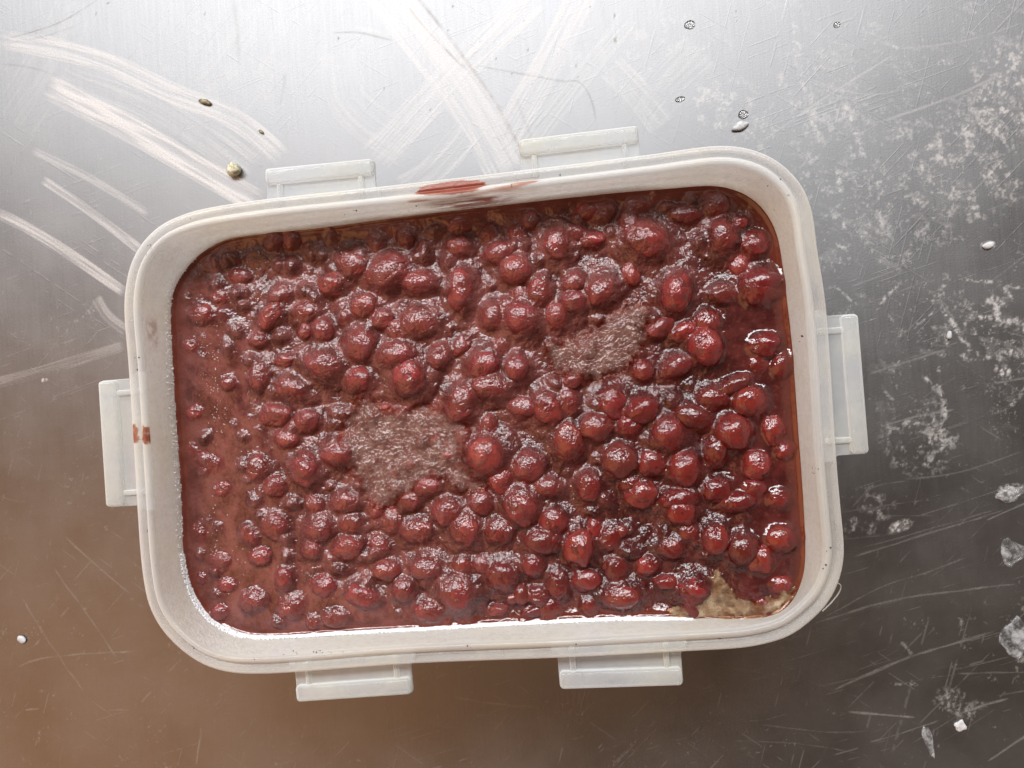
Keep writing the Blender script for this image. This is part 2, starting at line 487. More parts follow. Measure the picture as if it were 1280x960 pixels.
# ================================================================== PLASTIC BOX
OUT_PX = [(155, 400), (155, 370), (161, 335), (175, 306), (200, 281), (230, 267), (260, 259), (333, 248), (472, 233), (645, 213), (800, 194), (870, 184), (905, 181),
          (940, 186), (970, 199), (995, 221), (1010, 245), (1018, 275), (1022, 310), (1034, 392), (1046, 570), (1052, 640), (1056, 690), (1050, 725), (1035, 755),
          (1010, 780), (985, 797), (955, 806), (925, 811), (854, 815), (697, 823), (517, 830), (368, 841), (330, 843), (290, 842), (255, 832), (225, 812), (200, 785),
          (185, 755), (178, 720), (174, 680), (171, 634), (161, 472)]
PASTE_PX = [(215, 400), (217, 370), (228, 345), (250, 320), (275, 304), (305, 296), (400, 286), (520, 270), (640, 256), (760, 243), (850, 236), (890, 233), (925, 241),
            (950, 259), (967, 285), (975, 315), (982, 370), (990, 440), (997, 540), (1003, 620), (1006, 690), (1003, 722), (990, 752), (968, 769), (930, 774), (870, 772),
            (780, 772), (700, 775), (600, 780), (520, 785), (430, 790), (340, 795), (305, 793), (275, 780), (252, 757), (238, 727), (231, 690), (227, 600), (220, 500)]
DEP = 0.015
ZP = H - DEP                                   # level of the paste

def outline(px, z, n=360, relax=0):
    P = np.array([at(x, y, z)[:2] for x, y in px])
    C = spline(P, 14, True)
    th = np.arctan2(C[:, 1], C[:, 0]); r = np.hypot(C[:, 0], C[:, 1])
    o = np.argsort(th); th, r = th[o], r[o]
    t = np.linspace(-math.pi, math.pi, n, endpoint=False)
    rr = np.interp(t, th, r, period=2 * math.pi)
    K = np.stack([rr * np.cos(t), rr * np.sin(t)], 1)
    for _ in range(relax):
        K = 0.5 * K + 0.25 * (np.roll(K, 1, 0) + np.roll(K, -1, 0))
    # equal arc length, starting at the same angle
    D = np.vstack([K, K[:1]])
    s = np.concatenate([[0], np.cumsum(np.linalg.norm(np.diff(D, axis=0), axis=1))])
    return K

def normals(K):
    T = np.roll(K, -1, 0) - np.roll(K, 1, 0)
    T /= np.linalg.norm(T, axis=1)[:, None]
    return np.stack([T[:, 1], -T[:, 0]], 1)    # outward for a counter-clockwise curve

NR = 480
KO = outline(OUT_PX, H - 0.002, NR, 4)
KP = outline(PASTE_PX, ZP, NR, 4)
NO, NP_ = normals(KO), normals(KP)

RIM = [(0.0004, -0.0090), (0.0, -0.0085), (0.0, -0.0028), (0.0002, -0.0020), (0.0008, -0.0016), (0.0028, -0.0014), (0.0031, -0.0018), (0.0034, -0.0018),
       (0.0038, -0.0010), (0.0042, -0.0003), (0.0047, 0.0), (0.0053, -0.0001), (0.0058, -0.0006), (0.0060, -0.0014)]

def rim_z(off):
    o = np.array([a for a, b in RIM[2:]]); z = np.array([b for a, b in RIM[2:]])
    return H + np.interp(off, o, z)

rings = [(KO - NO * a, H + b) for a, b in RIM]
KI = KO - NO * 0.0060
for t in (0.15, 0.4, 0.7, 1.0):
    rings.append((KI * (1 - t) + KP * t, H - 0.0014 + t * (-DEP + 0.0014)))
rings.append((KP - NP_ * 0.0035, H - 0.030))
rings.append((KP - NP_ * 0.0065, 0.006))
rings.append((KP - NP_ * 0.0105, 0.0022))
n_in = len(rings)
rings_out = [(KP - NP_ * 0.0095, 0.0004), (KP - NP_ * 0.0055, 0.0012), (KP - NP_ * 0.0045, 0.006), (KP + NP_ * 0.0016, H - DEP), (KO - NO * 0.0040, H - 0.0095), (KO - NO * 0.0022, H - 0.0090)]
allr = rings + rings_out
V = np.vstack([np.c_[k, np.full(NR, z)] for k, z in allr])
V = np.vstack([V, [[0, 0, 0.0022]], [[0, 0, 0.0004]]])
Q = []; T = []
i = np.arange(NR); j = (i + 1) % NR
for k in range(len(allr)):
    a = k * NR; b = ((k + 1) % len(allr)) * NR
    if k == n_in - 1:
        T.append(np.stack([a + i, a + j, np.full(NR, len(V) - 2)], 1))
        T.append(np.stack([b + j, b + i, np.full(NR, len(V) - 1)], 1))
        continue
    Q.append(np.stack([a + i, a + j, b + j, b + i], 1))

def plastic(name, clear, tint=(0.80, 0.80, 0.77), rough=0.32, grain=0.0):
    m, nt, out = mat(name)
    N = NT(nt)
    P = N.pos()
    g = N.noise(1400, 3, 0.6, P)
    c = N.noise(55, 4, 0.6, P)
    fine_scr = N.noise(500, 3, 0.6, N.scaled(P, (1, 0.12, 1), 0.8))
    col = N.mix(N.ramp(c, 0.35, 0.7), (*tint, 1), (tint[0] * 0.97, tint[1] * 0.95, tint[2] * 0.88, 1))
    if grain > 0.3:
        col = N.mix(N.ramp(N.noise(520, 5, 0.75, P), 0.40, 0.70, 0.0, 0.40), col, (0.66, 0.64, 0.61, 1))
    nr = N.bump(N.math('ADD', g, N.math('MULTIPLY', fine_scr, 0.7)), 0.18 + grain, 0.0004)
    pr = N.bsdf(Base_Color=col, Roughness=rough, IOR=1.49, Normal=nr)
    tl = N.n('ShaderNodeBsdfTranslucent'); N.set(tl.inputs[0], col); N.set(tl.inputs[1], nr)
    tr = N.n('ShaderNodeBsdfTransparent'); tr.inputs[0].default_value = (0.96, 0.97, 0.97, 1)
    body = N.mixs(0.42, pr.outputs[0], tl.outputs[0])
    lw = N.n('ShaderNodeLayerWeight'); lw.inputs[0].default_value = 0.5
    fr = N.math('MULTIPLY', N.ramp(c, 0.3, 0.75, 1.0, 0.8), N.ramp(lw.outputs['Facing'], 0.05, 0.75, clear, clear * 0.25))
    gl = N.n('ShaderNodeBsdfGlass'); gl.inputs['Roughness'].default_value = rough; gl.inputs['IOR'].default_value = 1.40
    N.set(gl.inputs['Normal'], nr); gl.inputs['Color'].default_value = (0.97, 0.975, 0.97, 1)
    see = N.mixs(0.30, tr.outputs[0], gl.outputs[0])
    nt.links.new(N.mixs(fr, body, see), out.inputs[0])
    return m

M_BOX = plastic('milky_plastic', 0.58, (0.965, 0.955, 0.925), 0.16)
M_FLANGE = plastic('translucent_plastic', 0.82, (0.96, 0.96, 0.95), 0.16)
M_WALL = plastic('frosted_plastic', 0.26, (0.94, 0.925, 0.89), 0.45, 0.6)
M_PLATE = plastic('thin_clear_plastic', 0.72, (0.82, 0.85, 0.88), 0.25)
M_TAB = plastic('clear_milky_plastic', 0.80, (0.93, 0.95, 0.96), 0.12)

box = bpy.data.objects.new('plastic_container', None)
COL.objects.link(box)
tag(box, 'milky translucent plastic food box with six locking tabs, open on the steel table', 'food container')
nrm_off = 14                                   # rings 0..13 are the rim, below it the wall
rimQ = [Q[k] for k in range(0, 13)]
wallQ = [Q[k] for k in range(13, len(Q))]
def sub(Vv, faces):
    used = np.unique(np.concatenate([f.ravel() for f in faces]))
    mp = -np.ones(len(Vv), int); mp[used] = np.arange(len(used))
    return Vv[used], [mp[f] for f in faces]
last = Q[-1]                                   # outer wall back to the skirt: belongs to the rim
v_, f_ = sub(V, rimQ + [last])
rim = link('rim', mesh_np('rim', v_, f_), M_BOX, box)
v_, f_ = sub(V, wallQ[:-1] + T)
wall = link('wall', mesh_np('wall', v_, f_), M_WALL, box)
# the flange and its underside are thinner and clearer than the lip
rim.data.materials.append(M_FLANGE)
mi = np.zeros(len(rim.data.polygons), np.int32); mi[:8 * NR] = 1; mi[13 * NR:] = 1
rim.data.polygons.foreach_set('material_index', mi)
wall.data.materials.append(M_FLANGE)
mi = np.zeros(len(wall.data.polygons), np.int32)
nq = len(wallQ[:-1]); mi[(nq - 2) * NR:nq * NR] = 1
wall.data.polygons.foreach_set('material_index', mi)

# --- locking tabs
import bmesh
def rbox(bm, x0, x1, y0, y1, z0, z1, bev=0.0006):
    b2 = bmesh.new()
    bmesh.ops.create_cube(b2, size=1)
    for v in b2.verts:
        v.co = Vector((x0 + (v.co.x + .5) * (x1 - x0), y0 + (v.co.y + .5) * (y1 - y0), z0 + (v.co.z + .5) * (z1 - z0)))
    bmesh.ops.bevel(b2, geom=b2.edges[:], offset=bev, segments=3, profile=0.5, affect='EDGES')
    me = bpy.data.meshes.new('t'); b2.to_mesh(me); b2.free()
    bm.from_mesh(me); bpy.data.meshes.remove(me)

def bm_obj(name, bm, mt, parent):
    me = bpy.data.meshes.new(name)
    bm.to_mesh(me); bm.free()
    for p in me.polygons:
        p.use_smooth = True
    return link(name, me, mt, parent)

ZT = H - 0.0060
def tab(pa, pb, side):
    """pa, pb: photo pixels of the two outer corners; local x runs along the edge, local y outwards"""
    a, b = at(*pa, ZT), at(*pb, ZT)
    c = (a + b) / 2
    ang = {'top': 0, 'bottom': math.pi, 'left': math.pi / 2, 'right': -math.pi / 2}[side]
    d = b - a
    base_ang = math.atan2(d[1], d[0])
    w = math.hypot(d[0], d[1]) / 2
    # outward normal
    nx, ny = {'top': (0, 1), 'bottom': (0, -1), 'left': (-1, 0), 'right': (1, 0)}[side]
    # depth from rim edge to tab edge
    k = np.argmin(np.hypot(*(KO - c[:2]).T))
    dep = abs((c[:2] - KO[k]) @ np.array([nx, ny]))
    # outline of the plate with flared roots and round outer corners (y=0 outer edge, -dep rim)
    r = 0.0011; fl = 0.0016
    pts = []
    for t in np.linspace(0, math.pi / 2, 5):
        pts.append((-w + r - r * math.cos(t), -r + r * math.sin(t)))
    for t in np.linspace(math.pi / 2, 0, 5):
        pts.append((w - r + r * math.cos(t), -r + r * math.sin(t)))
    for t in np.linspace(0, math.pi / 2, 5):
        pts.append((w + fl - fl * math.cos(t), -dep + fl - fl * math.sin(t)))
    pts.append((w + fl, -dep - 0.003)); pts.append((-w - fl, -dep - 0.003))
    for t in np.linspace(math.pi / 2, 0, 5):
        pts.append((-w - fl + fl * math.cos(t), -dep + fl - fl * math.sin(t)))
    bm = bmesh.new()
    lo = [bm.verts.new((x, y, -0.0011)) for x, y in pts]
    f = bm.faces.new(lo)
    g = bmesh.ops.extrude_face_region(bm, geom=[f])
    for v in g['geom']:
        if isinstance(v, bmesh.types.BMVert):
            v.co.z = 0.0005
    bmesh.ops.recalc_face_normals(bm, faces=bm.faces[:])
    bmesh.ops.bevel(bm, geom=[e for e in bm.edges if abs(e.verts[0].co.z - e.verts[1].co.z) < 1e-6], offset=0.0003, segments=2, profile=0.5, affect='EDGES')
    o = bm_obj('locking_tab', bm, M_PLATE, box)
    for p in o.data.polygons:
        p.use_smooth = len(p.vertices) <= 4
    o.location = (c[0], c[1], ZT)
    o.rotation_euler = (0, 0, base_ang)
    bw = min(0.0062, dep * 0.52)
    bm = bmesh.new()
    rbox(bm, -w + 0.0002, w - 0.0002, -bw, -0.0002, -0.0017, 0.0023, 0.0011)
    bm_obj('hook_bar', bm, M_TAB, o)
    for s in (-1, 1):
        bm = bmesh.new()
        x = s * (w - 0.0042)
        rbox(bm, x - 0.0008, x + 0.0008, -dep - 0.002, -bw + 0.0007, -0.0013, 0.0014, 0.0005)
        bm_obj('rib', bm, M_TAB, o)
    return o

tab((333, 212), (468, 199), 'top')
tab((648, 176), (797, 158), 'top')
tab((1071, 392), (1085, 567), 'right')
tab((854, 855), (700, 860), 'bottom')
tab((517, 866), (373, 876), 'bottom')
tab((136, 634), (126, 476), 'left')

# ================================================================== RED BEAN PASTE
def C(ox, oy, lst):
    return [(ox + a / 3.368, oy + b / 3.368, rx / 3.368, ry / 3.368, ang, e) for a, b, rx, ry, ang, e in lst]

B = []
B += C(100, 140, [(1150, 640, 70, 55, 20, .1), (1060, 725, 62, 52, 0, .3), (845, 770, 58, 40, -20, .0), (800, 860, 75, 48, -38, .2), (950, 840, 58, 45, 0, .1), (1020, 920, 52, 60, 0, .25),
                  (510, 850, 60, 50, 0, .1), (585, 780, 40, 35, 0, -.2), (945, 920, 32, 42, 0, .1), (660, 690, 60, 40, 0, -.4)])
B += C(420, 130, [(215, 710, 110, 75, -15, .25), (350, 755, 75, 55, 5, .3), (515, 600, 52, 46, 0, 0), (525, 780, 55, 95, 15, .35), (690, 630, 65, 55, 0, .15), (755, 695, 70, 65, 0, .4),
                  (925, 595, 54, 65, 0, .4), (1080, 570, 60, 36, 0, -.1), (120, 850, 62, 58, 0, .3), (195, 905, 55, 50, 0, .25), (350, 920, 78, 60, 20, .3), (660, 890, 52, 66, 0, .2), (785, 905, 75, 72, 0, .5),
                  (855, 790, 55, 70, 0, .1), (1000, 750, 52, 48, 0, .3), (1112, 790, 70, 56, -35, .3), (1000, 830, 60, 52, 0, .3), (925, 890, 50, 62, 0, .2), (720, 845, 42, 35, 0, 0),
                  (760, 540, 42, 40, 0, -.3), (1100, 430, 90, 50, 0, -.45), (510, 470, 70, 45, 0, -.5), (640, 540, 45, 40, 0, -.35)])
B += C(730, 130, [(265, 575, 92, 72, 32, .35), (585, 560, 54, 68, 0, .45), (425, 460, 70, 42, 0, -.2), (560, 420, 60, 56, 30, 0), (660, 500, 32, 26, 0, .2), (722, 590, 60, 56, 0, .1),
                  (745, 770, 90, 78, -15, .3), (390, 790, 65, 95, 10, .35), (590, 800, 60, 42, 0, .05), (520, 920, 55, 56, 0, .15), (230, 420, 60, 40, 0, -.4), (80, 450, 55, 45, 0, -.3)])
B += C(730, 350, [(320, 200, 65, 42, -30, .1), (420, 215, 65, 40, -20, .1), (510, 275, 72, 88, -10, .35), (760, 275, 72, 52, 0, .25), (835, 360, 40, 52, 0, .1), (735, 350, 45, 40, 0, -.1),
                  (700, 515, 75, 70, 0, .35), (640, 440, 78, 36, -15, .2), (545, 500, 68, 50, 0, .2), (460, 580, 85, 58, 15, .3), (355, 650, 70, 75, 0, .45), (240, 550, 80, 62, -20, .3),
                  (190, 612, 52, 46, 0, .3), (120, 520, 60, 70, 0, .2), (52, 620, 70, 62, 0, .4), (630, 640, 75, 80, 0, .35), (800, 635, 48, 66, 0, .2), (555, 730, 52, 66, 0, .25),
                  (845, 720, 40, 40, 0, .1), (425, 795, 66, 80, 0, .45), (150, 760, 75, 75, 0, .3), (285, 770, 62, 60, 0, .15), (730, 775, 60, 68, 0, .15), (240, 905, 72, 58, 0, .2),
                  (400, 925, 80, 50, 0, .2), (560, 885, 62, 52, 0, .15), (650, 935, 78, 42, 0, .1), (812, 915, 36, 36, 0, .1), (390, 365, 75, 50, -20, .1), (720, 880, 50, 48, 0, .05)])
B += C(420, 400, [(100, 105, 75, 78, 0, .25), (255, 145, 80, 60, -8, .4), (90, 250, 65, 60, 0, .15), (310, 240, 68, 80, 20, .4), (435, 150, 50, 60, 10, .25), (620, 190, 76, 60, -30, .35),
                  (760, 200, 56, 60, 0, .4), (650, 280, 82, 52, 0, .35), (530, 350, 62, 88, 25, .4), (785, 370, 70, 50, 10, .1), (890, 370, 65, 78, -20, .2), (975, 340, 45, 60, 0, .15),
                  (1160, 345, 60, 55, 0, .15), (632, 572, 80, 84, 0, .6), (810, 620, 72, 75, 0, .1), (980, 515, 65, 88, 0, .25),
                  (20, 555, 52, 64, 0, .2), (380, 700, 66, 46, 0, .2), (40, 765, 66, 50, 0, .2), (695, 675, 60, 68, 0, .05), (610, 770, 55, 60, 0, .3), (782, 790, 75, 80, 0, .5),
                  (470, 812, 66, 64, -20, .3), (545, 882, 66, 68, 0, .35), (912, 850, 65, 60, 0, .15), (1065, 705, 52, 70, 0, .25), (890, 705, 60, 42, 0, .1), (865, 930, 76, 60, 0, .35),
                  (690, 890, 66, 55, 0, .15), (330, 890, 60, 50, 0, .1), (1200, 890, 30, 26, 0, .2), (1240, 695, 50, 42, 0, .1), (240, 645, 32, 30, 0, .1), (200, 380, 45, 35, 0, -.6)])
B += C(100, 400, [(1030, 190, 80, 62, 12, .4), (755, 240, 48, 62, 15, .25), (625, 270, 40, 36, 0, .2), (890, 290, 70, 50, 20, .3), (820, 400, 80, 60, 0, .05), (950, 425, 66, 55, 0, .1), (870, 500, 60, 46, 0, .15),
                  (745, 620, 50, 62, 10, .25), (950, 630, 64, 76, 0, .5), (1085, 562, 75, 58, 0, .4), (820, 700, 60, 56, 0, 0), (540, 600, 80, 52, 25, -.35), (440, 560, 60, 45, 20, -.4),
                  (1140, 860, 50, 40, 0, .1), (460, 110, 42, 40, 0, -.3), (480, 390, 50, 40, -30, -.35), (860, 170, 52, 32, 0, .05), (750, 85, 45, 35, 0, .05)])
B += C(150, 610, [(960, 250, 70, 55, 0, .4), (805, 262, 46, 42, 0, .25), (840, 170, 66, 62, 0, .25), (650, 160, 60, 60, 0, .05), (590, 290, 56, 46, 0, .1), (690, 385, 45, 56, 15, .2),
                  (420, 310, 60, 52, 0, -.2), (560, 475, 60, 52, 0, .05), (450, 410, 50, 40, 0, -.1), (720, 505, 70, 60, 0, -.1), (1022, 455, 78, 50, 15, .35), (1190, 430, 46, 52, 0, .25),
                  (905, 550, 60, 42, 0, -.05), (815, 560, 30, 30, 0, .1), (340, 380, 30, 30, 0, -.1), (850, 415, 60, 55, 0, -.15), (330, 190, 40, 50, 0, -.45)])
B += C(420, 610, [(380, 345, 72, 58, 0, .3), (510, 445, 72, 78, 0, .4), (390, 520, 68, 50, 0, .05), (530, 330, 46, 42, 0, .15), (705, 370, 66, 68, 0, .25), (830, 325, 46, 52, 0, .4),
                  (850, 455, 55, 45, 20, .3), (935, 410, 50, 66, 0, .3), (780, 450, 36, 46, 0, .3), (740, 470, 25, 25, 0, .2), (1022, 250, 66, 82, 0, .45), (1050, 390, 70, 50, 0, -.05),
                  (1200, 460, 82, 55, -8, .35), (1180, 340, 52, 56, 0, -.05), (1068, 500, 36, 34, 0, 0), (680, 520, 50, 28, 0, -.1), (350, 180, 62, 50, 0, .05), (210, 350, 62, 50, 0, .1), (830, 525, 55, 28, 0, -.15)])
B += C(700, 610, [(510, 100, 66, 60, 0, .3), (655, 215, 58, 66, 0, .35), (770, 260, 66, 70, 0, .3), (840, 300, 60, 66, 0, .25), (930, 215, 64, 56, 0, .25), (920, 45, 45, 42, 0, .1), (562, 432, 62, 55, 0, .4),
                  (470, 250, 52, 42, 0, .1), (540, 190, 42, 40, 0, .15), (450, 400, 52, 32, 0, .05), (370, 330, 50, 42, 0, -.1), (930, 410, 55, 42, 0, .05), (730, 60, 50, 42, 0, .1)])
# a few more half sunken ones
for k in range(40):
    for _ in range(30):
        x, y = rnd.uniform(235, 985), rnd.uniform(262, 775)
        if all(math.hypot(x - b[0], y - b[1]) > 0.72 * (max(b[2], b[3]) + 15) for b in B):
            B.append((x, y, rnd.uniform(12, 18), rnd.uniform(11, 15), rnd.uniform(0, 180), rnd.uniform(-.3, 0.05)))
            break

def zone_wet(px, py):
    """how wet the paste is: clear juice at the right, cloudy and frosty at the left"""
    return sm((px - 640 + 0.55 * (py - 480)) / 420 + 0.28)

def in_paste(x, y, margin=0.0):
    th = np.arctan2(y, x)
    tk = np.arctan2(KP[:, 1], KP[:, 0]); rk = np.hypot(KP[:, 0], KP[:, 1])
    o = np.argsort(tk)
    rr = np.interp(th, tk[o], rk[o], period=2 * math.pi)
    return rr - np.hypot(x, y)                 # distance to the wall along the radius

STP = 0.00036
px_ = np.arange(-0.104, 0.104, STP); py_ = np.arange(-0.074, 0.074, STP)
PX, PY = np.meshgrid(px_, py_)
# inverse projection for zoning (photo pixel of every paste point)
q = (np.stack([PX - CL[0], PY - CL[1], np.full_like(PX, ZP - CL[2])], -1)) @ M3
SX = 640 + F * q[..., 0] / -q[..., 2]; SY = 480 - F * q[..., 1] / -q[..., 2]
wallD = in_paste(PX, PY)
base = np.zeros_like(PX)
base += 0.0011 * (vn.fbm(PX / 0.018 + 3, PY / 0.018, 3) - 0.5)
lump = -0.0010 + 0.0026 * (vn2.fbm(PX / 0.0050, PY / 0.0050, 4, 0.55) - 0.5)
wet = zone_wet(SX, SY) + 0.5 * (vn.fbm(PX / 0.012, PY / 0.012, 3) - 0.5)
wet = np.clip(wet, 0, 1)
edge = sm((0.0062 - wallD - 0.004 * (vn.fbm(PX / 0.01, PY / 0.01, 3) - 0.5)) / 0.006)
pool = sm((SX - 880 + 60 * (vn.fbm(PX / 0.02, PY / 0.02, 2) - 0.5)) / 60) * sm((SY - 330) / 60)      # clear juice along the right wall
calm = np.maximum(edge, 0.85 * pool)
hf = base * (1 - 0.5 * calm) + lump * (1 - 0.85 * calm)
MPP = np.linalg.norm(at(600, 480, ZP) - at(601, 480, ZP))
beans = []
skin = np.zeros_like(PX)
mound = np.full_like(PX, -1.0)
B = [b for b in B if True]
cover = vn2.fbm(PX / 0.0035 + 40, PY / 0.0035, 4, 0.6) - 0.5
for k, (bx, by, rx, ry, ang, e) in enumerate(B):
    e = e - 0.24 + rnd.uniform(-.12, .08)
    rx, ry = rx * 0.97, ry * 0.97
    R = math.sqrt(rx * ry) * MPP
    rz = 0.76 * R
    c0 = at(bx, by, ZP + 0.3 * rz)
    wd = float(in_paste(np.array([c0[0]]), np.array([c0[1]]))[0])
    if wd < 1.05 * R:
        if wd < -0.2 * R:
            continue
        c0[:2] *= 1 - (1.05 * R - wd) / math.hypot(c0[0], c0[1])
    th = -math.radians(ang) + rnd.uniform(-.15, .15)
    i0, i1 = np.searchsorted(px_, (c0[0] - 0.012, c0[0] + 0.012)); j0, j1 = np.searchsorted(py_, (c0[1] - 0.012, c0[1] + 0.012))
    sl = (slice(j0, j1), slice(i0, i1))
    X, Y = PX[sl] - c0[0], PY[sl] - c0[1]
    if X.size == 0:
        continue
    u = (X * math.cos(th) + Y * math.sin(th)) / (rx * MPP); v = (-X * math.sin(th) + Y * math.cos(th)) / (ry * MPP)
    rho = np.hypot(u, v)
    zb0 = float(np.mean(base[sl])) * 0.6
    coat = rnd.uniform(-0.0004, 0.0008) + 0.0003 * (1 - float(zone_wet(bx, by)))
    zc = zb0 + e * rz
    g = zc + rz * np.exp(-(rho / 0.93) ** 2.6) - 0.00030 * (1 - np.minimum(rho, 1)) - 0.0003 * max(0, e - .1) + (cover[sl] * 0.0022 + coat) * (0.15 + 0.85 * np.minimum(rho, 1) ** 1.5)
    g = np.where(rho < 1.9, g - 0.0014 * np.clip(rho - 0.85, 0, 2), -1)
    skin[sl] = np.maximum(skin[sl], sm((1.2 - rho) / 0.5))
    mound[sl] = np.maximum(mound[sl], g)
    beans.append((c0[0], c0[1], ZP + zc, rx * MPP, ry * MPP, rz, th, e, bx, by))
for k in range(260):                            # beans wholly under the paste
    x, y = rnd.uniform(-.095, .095), rnd.uniform(-.066, .066)
    a, b, th = rnd.uniform(.0028, .0045), rnd.uniform(.0025, .0034), rnd.uniform(0, 3.14)
    i0, i1 = np.searchsorted(px_, (x - 0.008, x + 0.008)); j0, j1 = np.searchsorted(py_, (y - 0.008, y + 0.008))
    sl = (slice(j0, j1), slice(i0, i1))
    X, Y = PX[sl] - x, PY[sl] - y
    rho = np.hypot((X * math.cos(th) + Y * math.sin(th)) / a, (-X * math.sin(th) + Y * math.cos(th)) / b)
    g = rnd.uniform(-.0024, -.0004) + 0.0026 * np.exp(-(rho / 0.86) ** 2.4) - 0.0009 * np.clip(rho - 0.9, 0, 2) + cover[sl] * 0.0012
    g = g - 0.002 * calm[sl]
    mound[sl] = np.maximum(mound[sl], np.where(rho < 1.8, g, -1))
hf = np.where(mound > hf, mound, hf)
# cloudy liquid standing between the beans: high at the left and along the walls, low in the middle
left = sm((400 - SX + 0.25 * (SY - 480) + 130 * (vn.fbm(PX / 0.022 + 9, PY / 0.022, 3) - 0.5)) / 190)
low_ = sm((SY - 700) / 60)
liq = -0.0021 + 0.0034 * np.maximum(left, 0.85 * low_ * sm((620 - SX) / 200)) + 0.0022 * pool + 0.0022 * edge + 0.0006 * (vn.fbm(PX / 0.009, PY / 0.009, 3) - 0.5)
liq = np.minimum(liq, 0.0002 - 0.0008 * sm((0.004 - wallD) / 0.004))
kq = 0.0004
dlt = np.clip((hf - liq) / kq, -8, 8)
hf = liq + kq * np.log1p(np.exp(dlt)) + np.maximum(hf - liq - 8 * kq, 0)
liqm = sm((0.0004 - (hf - liq)) / 0.0005)
calm = np.maximum(calm, 0.7 * liqm)
# soften joints
for _ in range(2):
    p = np.pad(hf, 1, mode='edge')
    hf = 0.4 * hf + 0.15 * (p[:-2, 1:-1] + p[2:, 1:-1] + p[1:-1, :-2] + p[1:-1, 2:])
# grains
grain = (vn.fbm(PX / 0.0010, PY / 0.0010, 2, 0.6) - 0.5)
hf += 0.00050 * grain * (1 - 0.8 * calm) * (0.6 + 0.4 * wet)
hf += 0.0007 * sm((0.0014 - wallD) / 0.0014)          # liquid creeping up the wall
msk = wallD > -0.0012
idx = -np.ones(PX.shape, int)
quad_ok = msk[:-1, :-1] & msk[:-1, 1:] & msk[1:, 1:] & msk[1:, :-1]
used = np.zeros_like(msk)
used[:-1, :-1] |= quad_ok; used[:-1, 1:] |= quad_ok; used[1:, 1:] |= quad_ok; used[1:, :-1] |= quad_ok
idx[used] = np.arange(used.sum())
quads = np.stack([idx[:-1, :-1][quad_ok], idx[:-1, 1:][quad_ok], idx[1:, 1:][quad_ok], idx[1:, :-1][quad_ok]], 1)
Vp = np.stack([PX, PY, ZP + hf], -1)[used]
# skirt going down to the floor of the box
E2 = np.vstack([quads[:, [0, 1]], quads[:, [1, 2]], quads[:, [2, 3]], quads[:, [3, 0]]])
key = np.sort(E2, 1); kk = key[:, 0].astype(np.int64) * 10 ** 7 + key[:, 1]
_, inv, cnt = np.unique(kk, return_inverse=True, return_counts=True)
bE = E2[cnt[inv] == 1]
bv = np.unique(bE)
mp = {v: len(Vp) + i for i, v in enumerate(bv)}
low = Vp[bv].copy(); low[:, :2] *= 0.9; low[:, 2] = 0.004
sk = np.array([[b, a, mp[a], mp[b]] for a, b in bE])
Vp2 = np.vstack([Vp, low])
zer = np.zeros(len(low))
A = lambda a: np.concatenate([a[used], zer])
pme = mesh_np('red_bean_paste', Vp2, [quads, sk], True, {'wet': A(wet), 'edge': A(edge), 'calm': A(calm), 'skin': A(skin)})

